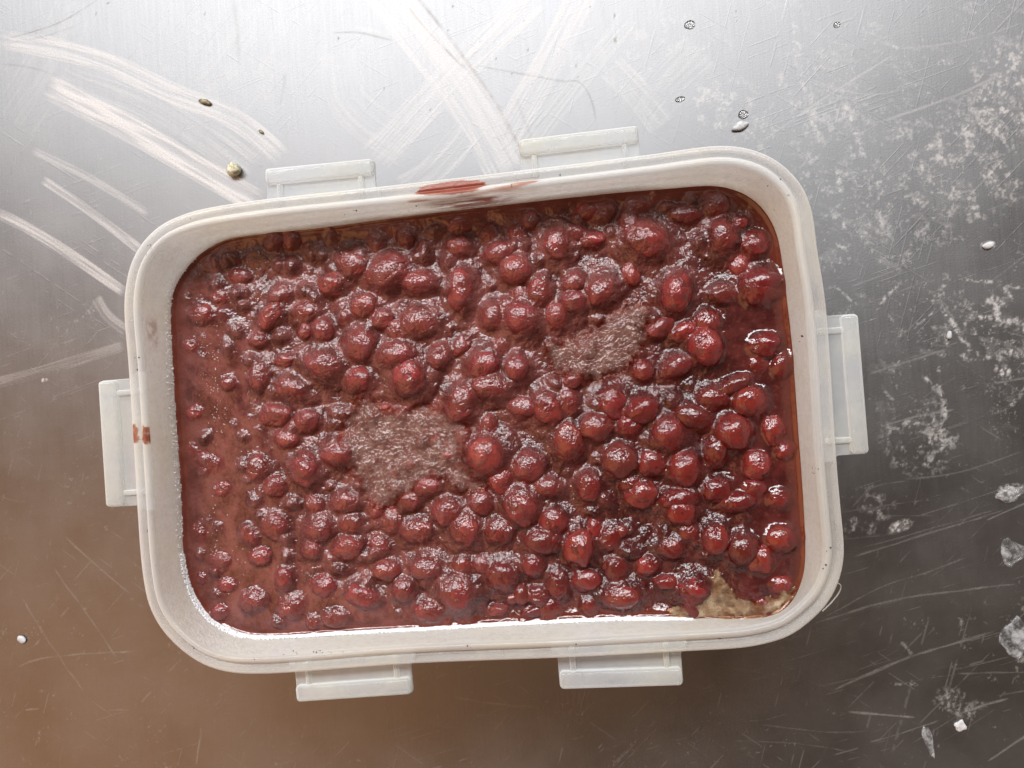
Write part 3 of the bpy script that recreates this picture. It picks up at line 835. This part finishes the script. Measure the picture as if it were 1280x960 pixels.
def food(name, bean):
    m, nt, out = mat(name)
    N = NT(nt)
    P = N.pos()
    if bean:
        oi = N.n('ShaderNodeObjectInfo')
        col0 = oi.outputs['Color']; wet_ = oi.outputs['Alpha']
        calm_ = N.math('MULTIPLY', wet_, 0.3)
        patch = N.noise(420, 4, 0.6, P)
        col = N.mix(N.ramp(patch, 0.42, 0.72), col0, (0.090, 0.016, 0.015, 1))
        milk = N.ramp(N.noise(230, 4, 0.65, P), 0.48, 0.75)
        col = N.mix(N.math('MULTIPLY', milk, N.mixf(wet_, 0.40, 0.06)), col, (0.19, 0.058, 0.056, 1))
    else:
        wet_, edge_, calm_ = N.attr('wet'), N.attr('edge'), N.attr('calm')
        n1 = N.noise(170, 5, 0.6, P)
        n2 = N.noise(700, 4, 0.65, P)
        dry = N.mix(N.ramp(n1, 0.35, 0.68), (0.070, 0.014, 0.012, 1), (0.165, 0.050, 0.044, 1))
        wetc = N.mix(N.ramp(n1, 0.35, 0.68), (0.032, 0.004, 0.004, 1), (0.070, 0.010, 0.009, 1))
        col = N.mix(wet_, dry, wetc)
        col = N.mix(N.math('MULTIPLY', N.ramp(n2, 0.5, 0.75), 0.5), col, (0.14, 0.035, 0.030, 1))
        col = N.mix(N.math('MULTIPLY', N.attr('skin'), N.ramp(N.noise(330, 3, 0.6, P), 0.3, 0.6, 0.45, 0.95)), col, N.mix(wet_, (0.140, 0.023, 0.020, 1), (0.115, 0.008, 0.007, 1)))
        col = N.mix(N.math('MULTIPLY', edge_, 0.75), col, N.mix(n1, (0.105, 0.017, 0.009, 1), (0.17, 0.034, 0.015, 1)))
    fz = N.math('MULTIPLY', N.ramp(N.noise(210, 5, 0.72, P), 0.46, 0.74), N.mixf(wet_, 0.62, 0.06))
    fz = N.math('MULTIPLY', fz, N.ramp(N.noise(1500, 2, 0.6, P), 0.35, 0.62, 0.35, 1.0))
    col = N.mix(fz, col, (0.200, 0.074, 0.068, 1))
    g1 = N.noise(1350, 2, 0.5, P)
    g3 = N.noise(420, 2, 0.5, P)
    hgt = N.math('ADD', g1, N.math('MULTIPLY', g3, 1.4))
    st = N.math('MULTIPLY', N.math('SUBTRACT', 1.0, N.math('MULTIPLY', calm_, 0.85)), 0.52 if bean else 0.54)
    nr = N.bump(hgt, st, 0.0006)
    rg = N.mixf(wet_, 0.26, 0.13)
    rg = N.math('ADD', rg, N.math('MULTIPLY', N.math('SUBTRACT', N.noise(260, 3, 0.6, P), 0.5), 0.16))
    rg = N.mixf(calm_, rg, 0.14)
    b = N.bsdf(Base_Color=col, Roughness=rg, IOR=1.42, Normal=nr)
    b.inputs['Subsurface Weight'].default_value = 0.35
    b.inputs['Subsurface Radius'].default_value = (1.0, 0.3, 0.25)
    b.inputs['Subsurface Scale'].default_value = 0.0014
    b.inputs['Coat Weight'].default_value = 1.0
    b.inputs['Coat IOR'].default_value = 1.5
    b.inputs['Specular IOR Level'].default_value = 0.2
    b.inputs['Coat Roughness'].default_value = 0.07
    nt.links.new(nr, b.inputs['Coat Normal'])
    nt.links.new(b.outputs[0], out.inputs[0])
    return m

M_PASTE = food('red_bean_paste', False)
M_BEAN = food('bean_skin', True)
paste = link('red_bean_paste', pme, M_PASTE)
tag(paste, 'dark red sweet bean paste with whole beans filling the plastic box', 'bean paste')

def ico_bean(seed, wrinkle=0.05, split=False):
    bm = bmesh.new()
    bmesh.ops.create_icosphere(bm, subdivisions=4 if split else 3, radius=1)
    r = np.random.RandomState(seed)
    ph = r.rand(12) * 6.28; fr = 1 + r.rand(12) * 2.2
    for v in bm.verts:
        x, y, z = v.co
        s = 0
        for k in range(4):
            s += math.sin(fr[k] * x * 2 + ph[k]) * math.sin(fr[k + 4] * y * 2 + ph[k + 4]) * math.cos(fr[k + 8] * z * 2 + ph[k + 8])
        f = 1 + wrinkle * s
        # bluntened ends: adzuki beans are barrel shaped
        sx = abs(x) ** 0.86 * (1 if x > 0 else -1)
        v.co = Vector((sx * f, y * f * (1 - 0.06 * x * x), z * f))
        if split:
            d = abs(y + 0.15 * math.sin(3 * x + ph[0]) + 0.1)
            if z > 0:
                v.co *= 1 - 0.42 * math.exp(-(d / 0.16) ** 2)
            v.co *= 1 + 0.06 * math.sin(7 * x + ph[1]) * math.sin(6 * y)
    me = bpy.data.meshes.new('bean')
    bm.to_mesh(me); bm.free()
    for p in me.polygons:
        p.use_smooth = True
    me.materials.append(M_BEAN)
    return me

variants = [ico_bean(40 + k, 0.045 + 0.02 * (k % 4)) for k in range(14)]
splits = [ico_bean(80 + k, 0.05, True) for k in range(3)]
for k, (x, y, z, rx, ry, rz, th, e, bx, by) in enumerate(beans):
    w = float(np.clip(zone_wet(bx, by) + rnd.uniform(-.15, .15), 0, 1))
    sp = min(math.hypot(bx - cx, by - cy) for cx, cy in ((577, 504), (675, 742), (700, 735), (321, 584), (480, 340))) < 14
    o = bpy.data.objects.new('bean', splits[k % 3] if sp else variants[rnd.randrange(14)])
    COL.objects.link(o)
    o.parent = paste
    o.location = (x, y, z)
    o.rotation_euler = (rnd.uniform(-.25, .25), rnd.uniform(-.25, .25), th)
    o.scale = (rx, ry, rz)
    t = rnd.random()
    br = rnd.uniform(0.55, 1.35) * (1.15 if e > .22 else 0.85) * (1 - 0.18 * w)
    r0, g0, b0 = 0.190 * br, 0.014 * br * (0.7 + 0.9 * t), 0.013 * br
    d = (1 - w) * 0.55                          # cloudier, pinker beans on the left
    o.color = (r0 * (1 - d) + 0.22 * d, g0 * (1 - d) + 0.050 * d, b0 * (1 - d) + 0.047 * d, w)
    if sp:
        o['label'] = 'burst bean with a dark split'

# --- sheets of clear frozen film lying over the paste
def sample_h(x, y):
    fx = np.clip((x - px_[0]) / STP, 0, len(px_) - 1.001); fy = np.clip((y - py_[0]) / STP, 0, len(py_) - 1.001)
    i = fx.astype(int); j = fy.astype(int)
    return hf[j, i]

m, nt, out = mat('frozen_film')
N = NT(nt)
P = N.pos()
hgt_ = N.math('ADD', N.noise(1000, 2, 0.5, P), N.math('MULTIPLY', N.noise(500, 2, 0.6, P), 0.7))
nr = N.bump(hgt_, 0.95, 0.0006)
colr = N.mix(N.noise(240, 4, 0.6, P), (0.14, 0.045, 0.040, 1), (0.38, 0.25, 0.22, 1))
pr = N.bsdf(Base_Color=colr, Roughness=0.07, IOR=1.48, Normal=nr)
pr.inputs['Coat Weight'].default_value = 1.0
pr.inputs['Coat Roughness'].default_value = 0.08
nt.links.new(nr, pr.inputs['Coat Normal'])
tr = N.n('ShaderNodeBsdfTransparent'); tr.inputs[0].default_value = (0.9, 0.75, 0.7, 1)
nt.links.new(N.mixs(N.math('MAXIMUM', N.attr('thin'), N.ramp(N.noise(330, 4, 0.6, P), 0.35, 0.7, 0.40, 0.88)), pr.outputs[0], tr.outputs[0]), out.inputs[0])
M_ICE = m

m, nt, out = mat('pale_fat')
N = NT(nt)
P = N.pos()
nr = N.bump(N.noise(500, 2, 0.5, P), 0.5, 0.0007)
colr = N.mix(N.ramp(N.noise(300, 4, 0.6, P), 0.35, 0.7), (0.26, 0.15, 0.08, 1), (0.50, 0.40, 0.27, 1))
pr = N.bsdf(Base_Color=colr, Roughness=0.12, IOR=1.5, Normal=nr)
pr.inputs['Coat Weight'].default_value = 0.8
nt.links.new(nr, pr.inputs['Coat Normal'])
tr = N.n('ShaderNodeBsdfTransparent'); tr.inputs[0].default_value = (0.95, 0.85, 0.75, 1)
nt.links.new(N.mixs(N.math('MAXIMUM', N.attr('thin'), N.ramp(N.noise(260, 3, 0.6, P), 0.35, 0.65, 0.35, 0.85)), pr.outputs[0], tr.outputs[0]), out.inputs[0])
M_FAT = m

def poly_dist(X, Y, K):
    """signed distance to a closed polygon, positive inside"""
    best = np.full(X.shape, 1e9); inside = np.zeros(X.shape, bool)
    n = len(K)
    for a in range(n):
        p, q2 = K[a], K[(a + 1) % n]
        v = q2 - p
        t = np.clip(((X - p[0]) * v[0] + (Y - p[1]) * v[1]) / (v @ v + 1e-15), 0, 1)
        best = np.minimum(best, np.hypot(X - p[0] - t * v[0], Y - p[1] - t * v[1]))
        c = ((p[1] > Y) != (q2[1] > Y)) & (X < (q2[0] - p[0]) * (Y - p[1]) / (q2[1] - p[1] + 1e-15) + p[0])
        inside ^= c
    return np.where(inside, best, -best)

def sheet(name, px, thick, mt, lvl, rag=0.0022, label=None, flat=0.75, fade=0.009):
    K = spline(np.array([at(x, y, ZP + 0.001)[:2] for x, y in px]), 6, True)
    lo, hi = K.min(0) - 0.001, K.max(0) + 0.001
    s = 0.0003
    X, Y = np.meshgrid(np.arange(lo[0], hi[0], s), np.arange(lo[1], hi[1], s))
    D = poly_dist(X, Y, K) + rag * 2 * (vn.fbm(X / 0.002, Y / 0.002, 4, 0.6) - 0.5)
    h0 = sample_h(X, Y)
    top = flat * lvl + (1 - flat) * h0 + thick * sm(D / 0.0012) * (0.7 + 0.6 * vn2.fbm(X / 0.004, Y / 0.004, 3)) + 0.00022 * (vn.fbm(X / 0.0009, Y / 0.0009, 2) - 0.5)
    bot = top - thick * 0.6 - 0.0001
    ok = D > 0
    qk = ok[:-1, :-1] & ok[:-1, 1:] & ok[1:, 1:] & ok[1:, :-1]
    us = np.zeros_like(ok)
    us[:-1, :-1] |= qk; us[:-1, 1:] |= qk; us[1:, 1:] |= qk; us[1:, :-1] |= qk
    ix = -np.ones(X.shape, int); n = us.sum(); ix[us] = np.arange(n)
    qd = np.stack([ix[:-1, :-1][qk], ix[:-1, 1:][qk], ix[1:, 1:][qk], ix[1:, :-1][qk]], 1)
    Vs = np.vstack([np.stack([X, Y, ZP + top], -1)[us], np.stack([X, Y, ZP + bot], -1)[us]])
    E = np.vstack([qd[:, [0, 1]], qd[:, [1, 2]], qd[:, [2, 3]], qd[:, [3, 0]]])
    k2 = np.sort(E, 1); k2 = k2[:, 0] * 10 ** 6 + k2[:, 1]
    _, inv, cnt = np.unique(k2, return_inverse=True, return_counts=True)
    be = E[cnt[inv] == 1]
    side = np.stack([be[:, 1], be[:, 0], be[:, 0] + n, be[:, 1] + n], 1)
    o = link(name, mesh_np(name, Vs, [qd, qd[:, ::-1] + n, side], True, {'thin': np.tile(np.clip(1 - sm(D[us] / fade) + 0.25 * (vn.fbm(X[us] / 0.0012, Y[us] / 0.0012, 3) - 0.5), 0, 1), 2)}), mt, paste)
    if label:
        o['label'] = label
    return o

sheet('frozen_film', [(428, 524), (452, 496), (492, 508), (540, 504), (590, 534), (584, 562), (586, 582), (608, 602), (602, 618), (574, 616), (545, 600), (508, 622), (470, 640), (446, 604), (424, 560)], 0.0006, M_ICE, 0.0012)
sheet('frozen_film', [(680, 432), (715, 416), (750, 398), (785, 374), (815, 378), (814, 402), (805, 440), (770, 468), (730, 478), (690, 462)], 0.0006, M_ICE, 0.0013)
sheet('fat_film', [(840, 762), (872, 748), (886, 722), (898, 708), (908, 722), (922, 742), (945, 750), (968, 744), (990, 728), (1000, 735), (992, 756), (970, 770), (930, 776), (885, 775), (845, 774)], 0.0006, M_FAT, 0.0006, fade=0.004, label='pale yellow film of set fat in the corner')

# --- frost clinging to the wall just above the paste
Vf, Ff = [], []
def octa(c, r):
    n = len(Vf)
    ax = [Vector((rnd.gauss(0, 1), rnd.gauss(0, 1), rnd.gauss(0, 1))).normalized() for _ in range(1)][0]
    qn = ax.to_track_quat('Z', 'Y')
    for d in ((1, 0, 0), (-1, 0, 0), (0, 1, 0), (0, -1, 0), (0, 0, 1.3), (0, 0, -1.3)):
        Vf.append(Vector(c) + qn @ (Vector(d) * r))
    for f in ((0, 2, 4), (2, 1, 4), (1, 3, 4), (3, 0, 4), (2, 0, 5), (1, 2, 5), (3, 1, 5), (0, 3, 5)):
        Ff.append([n + a for a in f])
KPx = (np.c_[KP, np.full(NR, ZP)] - CL) @ M3
SXk = 640 + F * KPx[:, 0] / -KPx[:, 2]; SYk = 480 - F * KPx[:, 1] / -KPx[:, 2]
for k in range(NR):
    x, y = SXk[k], SYk[k]
    if y > 690 and x < 860:
        dens = 48 if y > 740 else 24
        up = 0.0026
    elif x < 300 and y > 320:
        dens = 5; up = 0.004
    else:
        continue
    for _ in range(dens):
        t = rnd.random() ** 1.5 * up
        f = rnd.random()
        a = KP[k] * (1 - f) + KP[(k + 1) % NR] * f - NP_[k] * 0.00012 + NP_[k] * (t / DEP) * 0.0001
        octa((a[0], a[1], ZP + 0.0006 + t), rnd.uniform(0.00014, 0.00034) * (1.1 if dens > 10 else 0.7))
n_frost_v, n_frost_f = len(Vf), len(Ff)
for (cx, cy, r, k) in [(300, 325, 26, 40), (325, 370, 30, 60), (250, 400, 14, 25), (262, 440, 12, 40), (268, 480, 14, 50), (270, 520, 12, 45), (340, 450, 20, 25), (265, 650, 18, 30), (270, 690, 8, 22), (330, 400, 24, 30),
                       (290, 700, 30, 25), (440, 330, 40, 30), (400, 380, 30, 25), (300, 560, 30, 15), (420, 740, 40, 18), (350, 640, 40, 18)]:
    for _ in range(int(k * 0.6)):  # white ice grains on the paste, standing in for clustered glints
        p = at(cx + rnd.gauss(0, r * 0.55), cy + rnd.gauss(0, r * 0.9), ZP + 0.001)
        h = float(sample_h(np.array([p[0]]), np.array([p[1]]))[0])
        octa((p[0], p[1], ZP + h + 0.00003), rnd.uniform(0.00006, 0.00017))
m, nt, out = mat('frost')
N = NT(nt)
nt.links.new(N.bsdf(Base_Color=(0.86, 0.86, 0.87, 1), Roughness=0.35).outputs[0], out.inputs[0])
fme = mesh_np('frost', np.array(Vf[:n_frost_v]), np.array(Ff[:n_frost_f]), False)
fr = link('frost', fme, m, box)
gr = link('ice_glint_grains', mesh_np('ice_glint_grains', np.array(Vf[n_frost_v:]), np.array(Ff[n_frost_f:]) - n_frost_v, False), m, paste)
gr['kind'] = 'stuff'
fr['kind'] = 'stuff'

# ================================================================== SMEARS AND SPECKS ON THE RIM
m, nt, out = mat('dried_smear')
N = NT(nt)
P = N.pos()
cc = N.mix(N.noise(420, 4, 0.6, P), (0.15, 0.024, 0.014, 1), (0.30, 0.070, 0.040, 1))
pr = N.bsdf(Base_Color=cc, Roughness=0.4, Normal=N.bump(N.noise(900, 3, 0.6, P), 0.4, 0.0004))
tr = N.n('ShaderNodeBsdfTransparent')
N.set(tr.inputs[0], N.mix(N.math('POWER', N.attr('thin'), 3.0), (1.0, 0.72, 0.58, 1), (1, 1, 1, 1)))
nt.links.new(N.mixs(N.attr('thin'), pr.outputs[0], tr.outputs[0]), out.inputs[0])
M_SMEAR = m

def rim_off(x, y):
    """distance inwards from the outer edge of the rim"""
    d = np.full(x.shape, 1e9)
    for k in range(NR):
        p, q2 = KO[k], KO[(k + 1) % NR]
        if min(abs(p[0] - x.mean()), 9) > 0.05 or abs(p[1] - y.mean()) > 0.05:
            continue
        v = q2 - p
        t = np.clip(((x - p[0]) * v[0] + (y - p[1]) * v[1]) / (v @ v), 0, 1)
        d = np.minimum(d, np.hypot(x - p[0] - t * v[0], y - p[1] - t * v[1]))
    return d

def smear(name, px, streak, thr, label, cat, seed, parent=None, thin=0.0, sharp=0.5):
    K = spline(np.array([at(x, y, H - 0.001)[:2] for x, y in px]), 6, True)
    lo, hi = K.min(0) - 0.001, K.max(0) + 0.001
    s = 0.00022
    X, Y = np.meshgrid(np.arange(lo[0], hi[0], s), np.arange(lo[1], hi[1], s))
    v = VN(700 + seed)
    D = poly_dist(X, Y, K)
    off = rim_off(X, Y)
    n = v.fbm(X / streak[0], Y / streak[1], 4, 0.6)
    val = sm((D + 0.0004) / 0.0022) * 1.1 + (n - 0.5) * 1.5 - thr
    ok = (val > 0) & (off > 0.0003) & (off < 0.0062)
    z = rim_z(off) + 0.00009 + 0.00006 * n
    qk = ok[:-1, :-1] & ok[:-1, 1:] & ok[1:, 1:] & ok[1:, :-1]
    ix = np.arange(X.size).reshape(X.shape)
    qd = np.stack([ix[:-1, :-1][qk], ix[:-1, 1:][qk], ix[1:, 1:][qk], ix[1:, :-1][qk]], 1)
    Vs = np.stack([X, Y, z], -1).reshape(-1, 3)
    us = np.unique(qd); mp = np.zeros(len(Vs), int); mp[us] = np.arange(len(us))
    th_ = np.clip(1 - val / sharp, 0.03, 0.97) * (1 - thin) + thin * 0.9
    o = link(name, mesh_np(name, Vs[us], mp[qd], True, {'thin': th_.ravel()[us]}), M_SMEAR, parent)
    if cat:
        tag(o, label, cat)
    return o

smear('paste_smear', [(518, 240), (532, 229), (560, 224), (590, 222), (606, 226), (604, 236), (585, 243), (550, 246), (528, 246)], (0.010, 0.0008), 0.25,
      'brick red streak of dried paste on the rim between the two upper tabs', 'smear', 1, sharp=0.6)
smear('paste_smear', [(510, 250), (560, 245), (610, 236), (662, 226), (672, 230), (640, 240), (590, 248), (545, 256), (518, 257)], (0.012, 0.0007), 0.12,
      'faint orange brown drag mark just below the brick red streak on the rim', 'smear', 4, sharp=1.2, thin=0.15)
smear('paste_smear', [(158, 540), (163, 528), (172, 530), (176, 545), (172, 557), (162, 556)], (0.0016, 0.0016), 0.42,
      'small red brown paste spot on the rim close to the left tab', 'smear', 2, sharp=0.9)
smear('paste_smear', [(177, 532), (186, 530), (195, 543), (193, 555), (180, 557)], (0.0016, 0.0016), 0.42,
      'small red brown paste spot on the inner lip, nearer the paste than its twin', 'smear', 3, sharp=0.9)

m, nt, out = mat('faint_smudge')
N = NT(nt)
pr = N.bsdf(Base_Color=N.mix(N.noise(420, 4, 0.6, N.pos()), (0.34, 0.085, 0.045, 1), (0.50, 0.20, 0.12, 1)), Roughness=0.45)
tr = N.n('ShaderNodeBsdfTransparent')
nt.links.new(N.mixs(N.attr('thin'), pr.outputs[0], tr.outputs[0]), out.inputs[0])
M_SMUDGE = m

def wall_smear(px0, px1, top, t0, t1, label, seed, dens=0.2):
    ks = [k for k in range(NR) if px0 < SXk[k] < px1 and ((SYk[k] < 330) if top else (SXk[k] < 400 and 400 < SYk[k] < 452))]
    rows = sorted(ks); nT = 26; fine = 8
    v = VN(900 + seed)
    Vs, TH = [], []
    nk = (len(rows) - 1) * fine + 1
    for a in range(nk):
        k = rows[a // fine] if a // fine < len(rows) else rows[-1]
        f = (a % fine) / fine
        k1 = (k + 1) % NR
        for b in range(nT):
            t = t0 + (t1 - t0) * b / (nT - 1)
            pi = KI[k] * (1 - f) + KI[k1] * f; pp = KP[k] * (1 - f) + KP[k1] * f
            nn = NP_[k]
            p = pi * (1 - t) + pp * t - nn * 0.00012
            Vs.append((p[0], p[1], H - 0.0014 + t * (0.0014 - DEP)))
            u = a / (nk - 1)
            m_ = sm(np.array(min(u, 1 - u) / 0.3)) * sm(np.array(min(b, nT - 1 - b) / 7))
            n_ = v.fbm(np.array([u * 5.0]), np.array([t * 9.0]), 4, 0.6)[0]
            TH.append(float(np.clip(1 - dens * 2 * m_ * (0.2 + 1.6 * sm(np.array((n_ - 0.35) / 0.35))), 0.1, 1)))
    ix = np.arange(nk * nT).reshape(nk, nT)
    qd = np.stack([ix[:-1, :-1], ix[1:, :-1], ix[1:, 1:], ix[:-1, 1:]], -1).reshape(-1, 4)
    o = link('paste_smear', mesh_np('paste_smear', np.array(Vs), qd, True, {'thin': TH}), M_SMUDGE)
    tag(o, label, 'smear')
wall_smear(535, 660, True, 0.02, 0.95, 'blurred orange brown smudge running down the inner wall below the brick red streak', 1, 0.26)
wall_smear(190, 222, False, 0.05, 0.55, 'faint pink smudge on the frosted inner wall above the left tab', 2, 0.11)

m, nt, out = mat('dark_speck')
N = NT(nt)
nt.links.new(N.bsdf(Base_Color=(0.05, 0.04, 0.025, 1), Roughness=0.7).outputs[0], out.inputs[0])
M_SPECK = m
Vf, Ff = [], []
def rim_speck(px, py, r):
    p = at(px, py, H - 0.001)
    off = rim_off(np.array([p[0]]), np.array([p[1]]))[0]
    octa((p[0], p[1], float(rim_z(off)) + 0.00003), r)
specks = [(187, 306), (190, 312), (185, 318), (237, 273), (241, 811), (1037, 684), (1031, 705), (1028, 710), (1032, 688), (1003, 420), (1000, 427), (183, 664), (196, 706), (366, 814), (372, 817), (392, 815), (396, 815), (400, 814),
          (404, 815), (415, 815), (430, 814), (355, 818), (320, 823), (585, 806), (960, 232), (975, 225), (985, 245), (968, 262), (720, 804), (900, 799), (1016, 585), (1018, 592), (1022, 586), (171, 450), (173, 455), (170, 462), (176, 447), (640, 232), (700, 218), (430, 268), (445, 263), (520, 257)]
for x, y in specks:
    rim_speck(x, y, rnd.uniform(0.00012, 0.00034))
    if rnd.random() < .6:
        rim_speck(x + rnd.uniform(-4, 4), y + rnd.uniform(-3, 3), rnd.uniform(0.00008, 0.0002))
sp = link('dirt_specks', mesh_np('dirt_specks', np.array(Vf), np.array(Ff), False), M_SPECK, box)
sp['kind'] = 'stuff'

# thin loop of moulding flash on the lower right corner
pts = spline([at(1046, 728, H - 0.006), at(1051, 732, H - 0.007), at(1049, 740, H - 0.008), at(1040, 752, H - 0.008), at(1028, 764, H - 0.006)], 6)
bm = bmesh.new()
rows = []
for k, p in enumerate(pts):
    d = pts[min(k + 1, len(pts) - 1)] - pts[max(k - 1, 0)]
    d /= np.linalg.norm(d)
    nn = np.array([d[1], -d[0], 0])
    rows.append([bm.verts.new(p + nn * a + np.array([0, 0, b])) for a, b in ((.00016, 0), (0, .0005), (-.00016, 0), (0, -.0005))])
for a, b in zip(rows, rows[1:]):
    for k in range(4):
        bm.faces.new((a[k], a[(k + 1) % 4], b[(k + 1) % 4], b[k]))
bm_obj('moulding_flash', bm, M_BOX, box)

# ================================================================== SMALL THINGS ON THE TABLE
def blob(name, px, py, rx, ry, rz, ang, mt, label, cat, seed, group=None, wr=0.12, flat=0.0):
    bm = bmesh.new()
    bmesh.ops.create_icosphere(bm, subdivisions=3, radius=1)
    r = np.random.RandomState(seed); ph = r.rand(9) * 6.28
    for v in bm.verts:
        x, y, z = v.co
        f = 1 + wr * (math.sin(3 * x + ph[0]) * math.sin(3 * y + ph[1]) + 0.6 * math.sin(6 * x + ph[2]) * math.sin(5 * y + ph[3]) * math.cos(5 * z + ph[4]))
        v.co = Vector((x * f * rx * PXM, y * f * ry * PXM, max(z, -0.6) * f * rz * PXM))
    o = bm_obj(name, bm, mt, None)
    p = at(px, py, 0)
    o.location = (p[0], p[1], rz * PXM * 0.55 + 0.00001)
    o.rotation_euler = (0, 0, -math.radians(ang))
    tag(o, label, cat, group)
    return o

def simple(name, col, rough=0.5, spots=None, trans=0.0, ior=1.45):
    m, nt, out = mat(name)
    N = NT(nt)
    P = N.pos()
    c = N.mix(N.ramp(N.noise(700, 3, 0.6, P), 0.4, 0.65), (*col, 1), (*(spots or col), 1))
    b = N.bsdf(Base_Color=c, Roughness=rough, IOR=ior, Normal=N.bump(N.noise(900, 3, 0.6, P), 0.25, 0.0004))
    b.inputs['Transmission Weight'].default_value = trans
    nt.links.new(b.outputs[0], out.inputs[0])
    return m

M_PEA = simple('pale_grain', (0.62, 0.60, 0.48), 0.5, (0.30, 0.27, 0.14))
M_WHITE = simple('white_crumb', (0.55, 0.55, 0.55), 0.5, (0.38, 0.38, 0.40))
M_WATER = simple('water', (1, 1, 1), 0.02, None, 1.0, 1.33)
m, nt, out = mat('clear_ice_flake')
N = NT(nt)
P = N.pos()
pr = N.bsdf(Base_Color=(0.75, 0.78, 0.80, 1), Roughness=0.15, IOR=1.5, Normal=N.bump(N.noise(500, 3, 0.6, P), 0.8, 0.0008))
pr.inputs['Coat Weight'].default_value = 1.0
tr = N.n('ShaderNodeBsdfTransparent')
nt.links.new(N.mixs(N.ramp(N.noise(260, 4, 0.65, P), 0.38, 0.60, 0.70, 0.97), pr.outputs[0], tr.outputs[0]), out.inputs[0])
M_ICEF = m
M_HUSK = simple('brown_husk', (0.14, 0.11, 0.06), 0.6, (0.30, 0.27, 0.18))

blob('grain', 294, 213, 9, 9, 8, 20, M_PEA, 'round cream grain with an olive stain near the upper left tab', 'grain', 1)
blob('seed_husk', 257, 128, 9, 3.4, 3, 18, M_HUSK, 'narrow brown seed husk lying in the wipe marks', 'husk', 2)
blob('seed_husk', 327, 165, 4, 2, 2, 40, M_HUSK, 'tiny brown husk between the seed husk and the upper left tab', 'husk', 3)
blob('crumb', 28, 799, 6.5, 5, 2.5, 20, M_WHITE, 'white oval crumb alone on the brown reflecting steel', 'crumb', 4)
blob('ice_chip', 925, 158, 9.5, 5, 3.5, -15, M_WHITE, 'white oblong ice chip above the box corner', 'ice chip', 5)
blob('water_drop', 929, 143, 6, 5, 1.8, 0, M_WATER, 'clear water drop touching the white ice chip', 'water drop', 6, wr=0.05)
blob('water_drop', 862, 31, 6.5, 5, 1.6, 0, M_WATER, 'clear water drop alone among the dark specks', 'water drop', 7, wr=0.05)
blob('water_drop', 1046, 31, 4, 3.2, 1.4, 0, M_WATER, 'smallest clear water drop, on clean steel by itself', 'water drop', 8, wr=0.05)
blob('water_drop', 850, 124, 6, 3, 1.4, -10, M_WATER, 'flat oval water drop among short white scratches', 'water drop', 9, wr=0.05)
blob('crumb', 1235, 307, 7, 4, 2.5, -15, M_WHITE, 'white crumb on the steel amid dried residue', 'crumb', 10)
blob('crumb', 1186, 419, 3, 5, 2.5, 10, M_WHITE, 'small white crumb at the tip of a zigzag residue trail', 'crumb', 11)
blob('ice_flake', 1268, 797, 15, 21, 2, 10, M_ICEF, 'glassy ice flake with a rounded outline on dark steel', 'ice flake', 12, wr=0.2)
blob('ice_flake', 1200, 907, 6, 6, 2, 20, M_WHITE, 'white ice flake standing in a thin frozen puddle', 'ice flake', 13, wr=0.25)
blob('ice_flake', 1264, 690, 13, 15, 3, 0, M_ICEF, 'clear thin ice flake with a bright tip above the glassy one', 'ice flake', 14, wr=0.25)
blob('ice_flake', 1262, 617, 15, 8, 4, -10, M_ICEF, 'white frosted ice flake by long fine scratches', 'ice flake', 15, wr=0.25)
blob('ice_flake', 1160, 925, 5, 18, 3, -10, M_ICEF, 'long narrow ice sliver at the edge of the frozen puddle', 'ice flake', 16, wr=0.25)
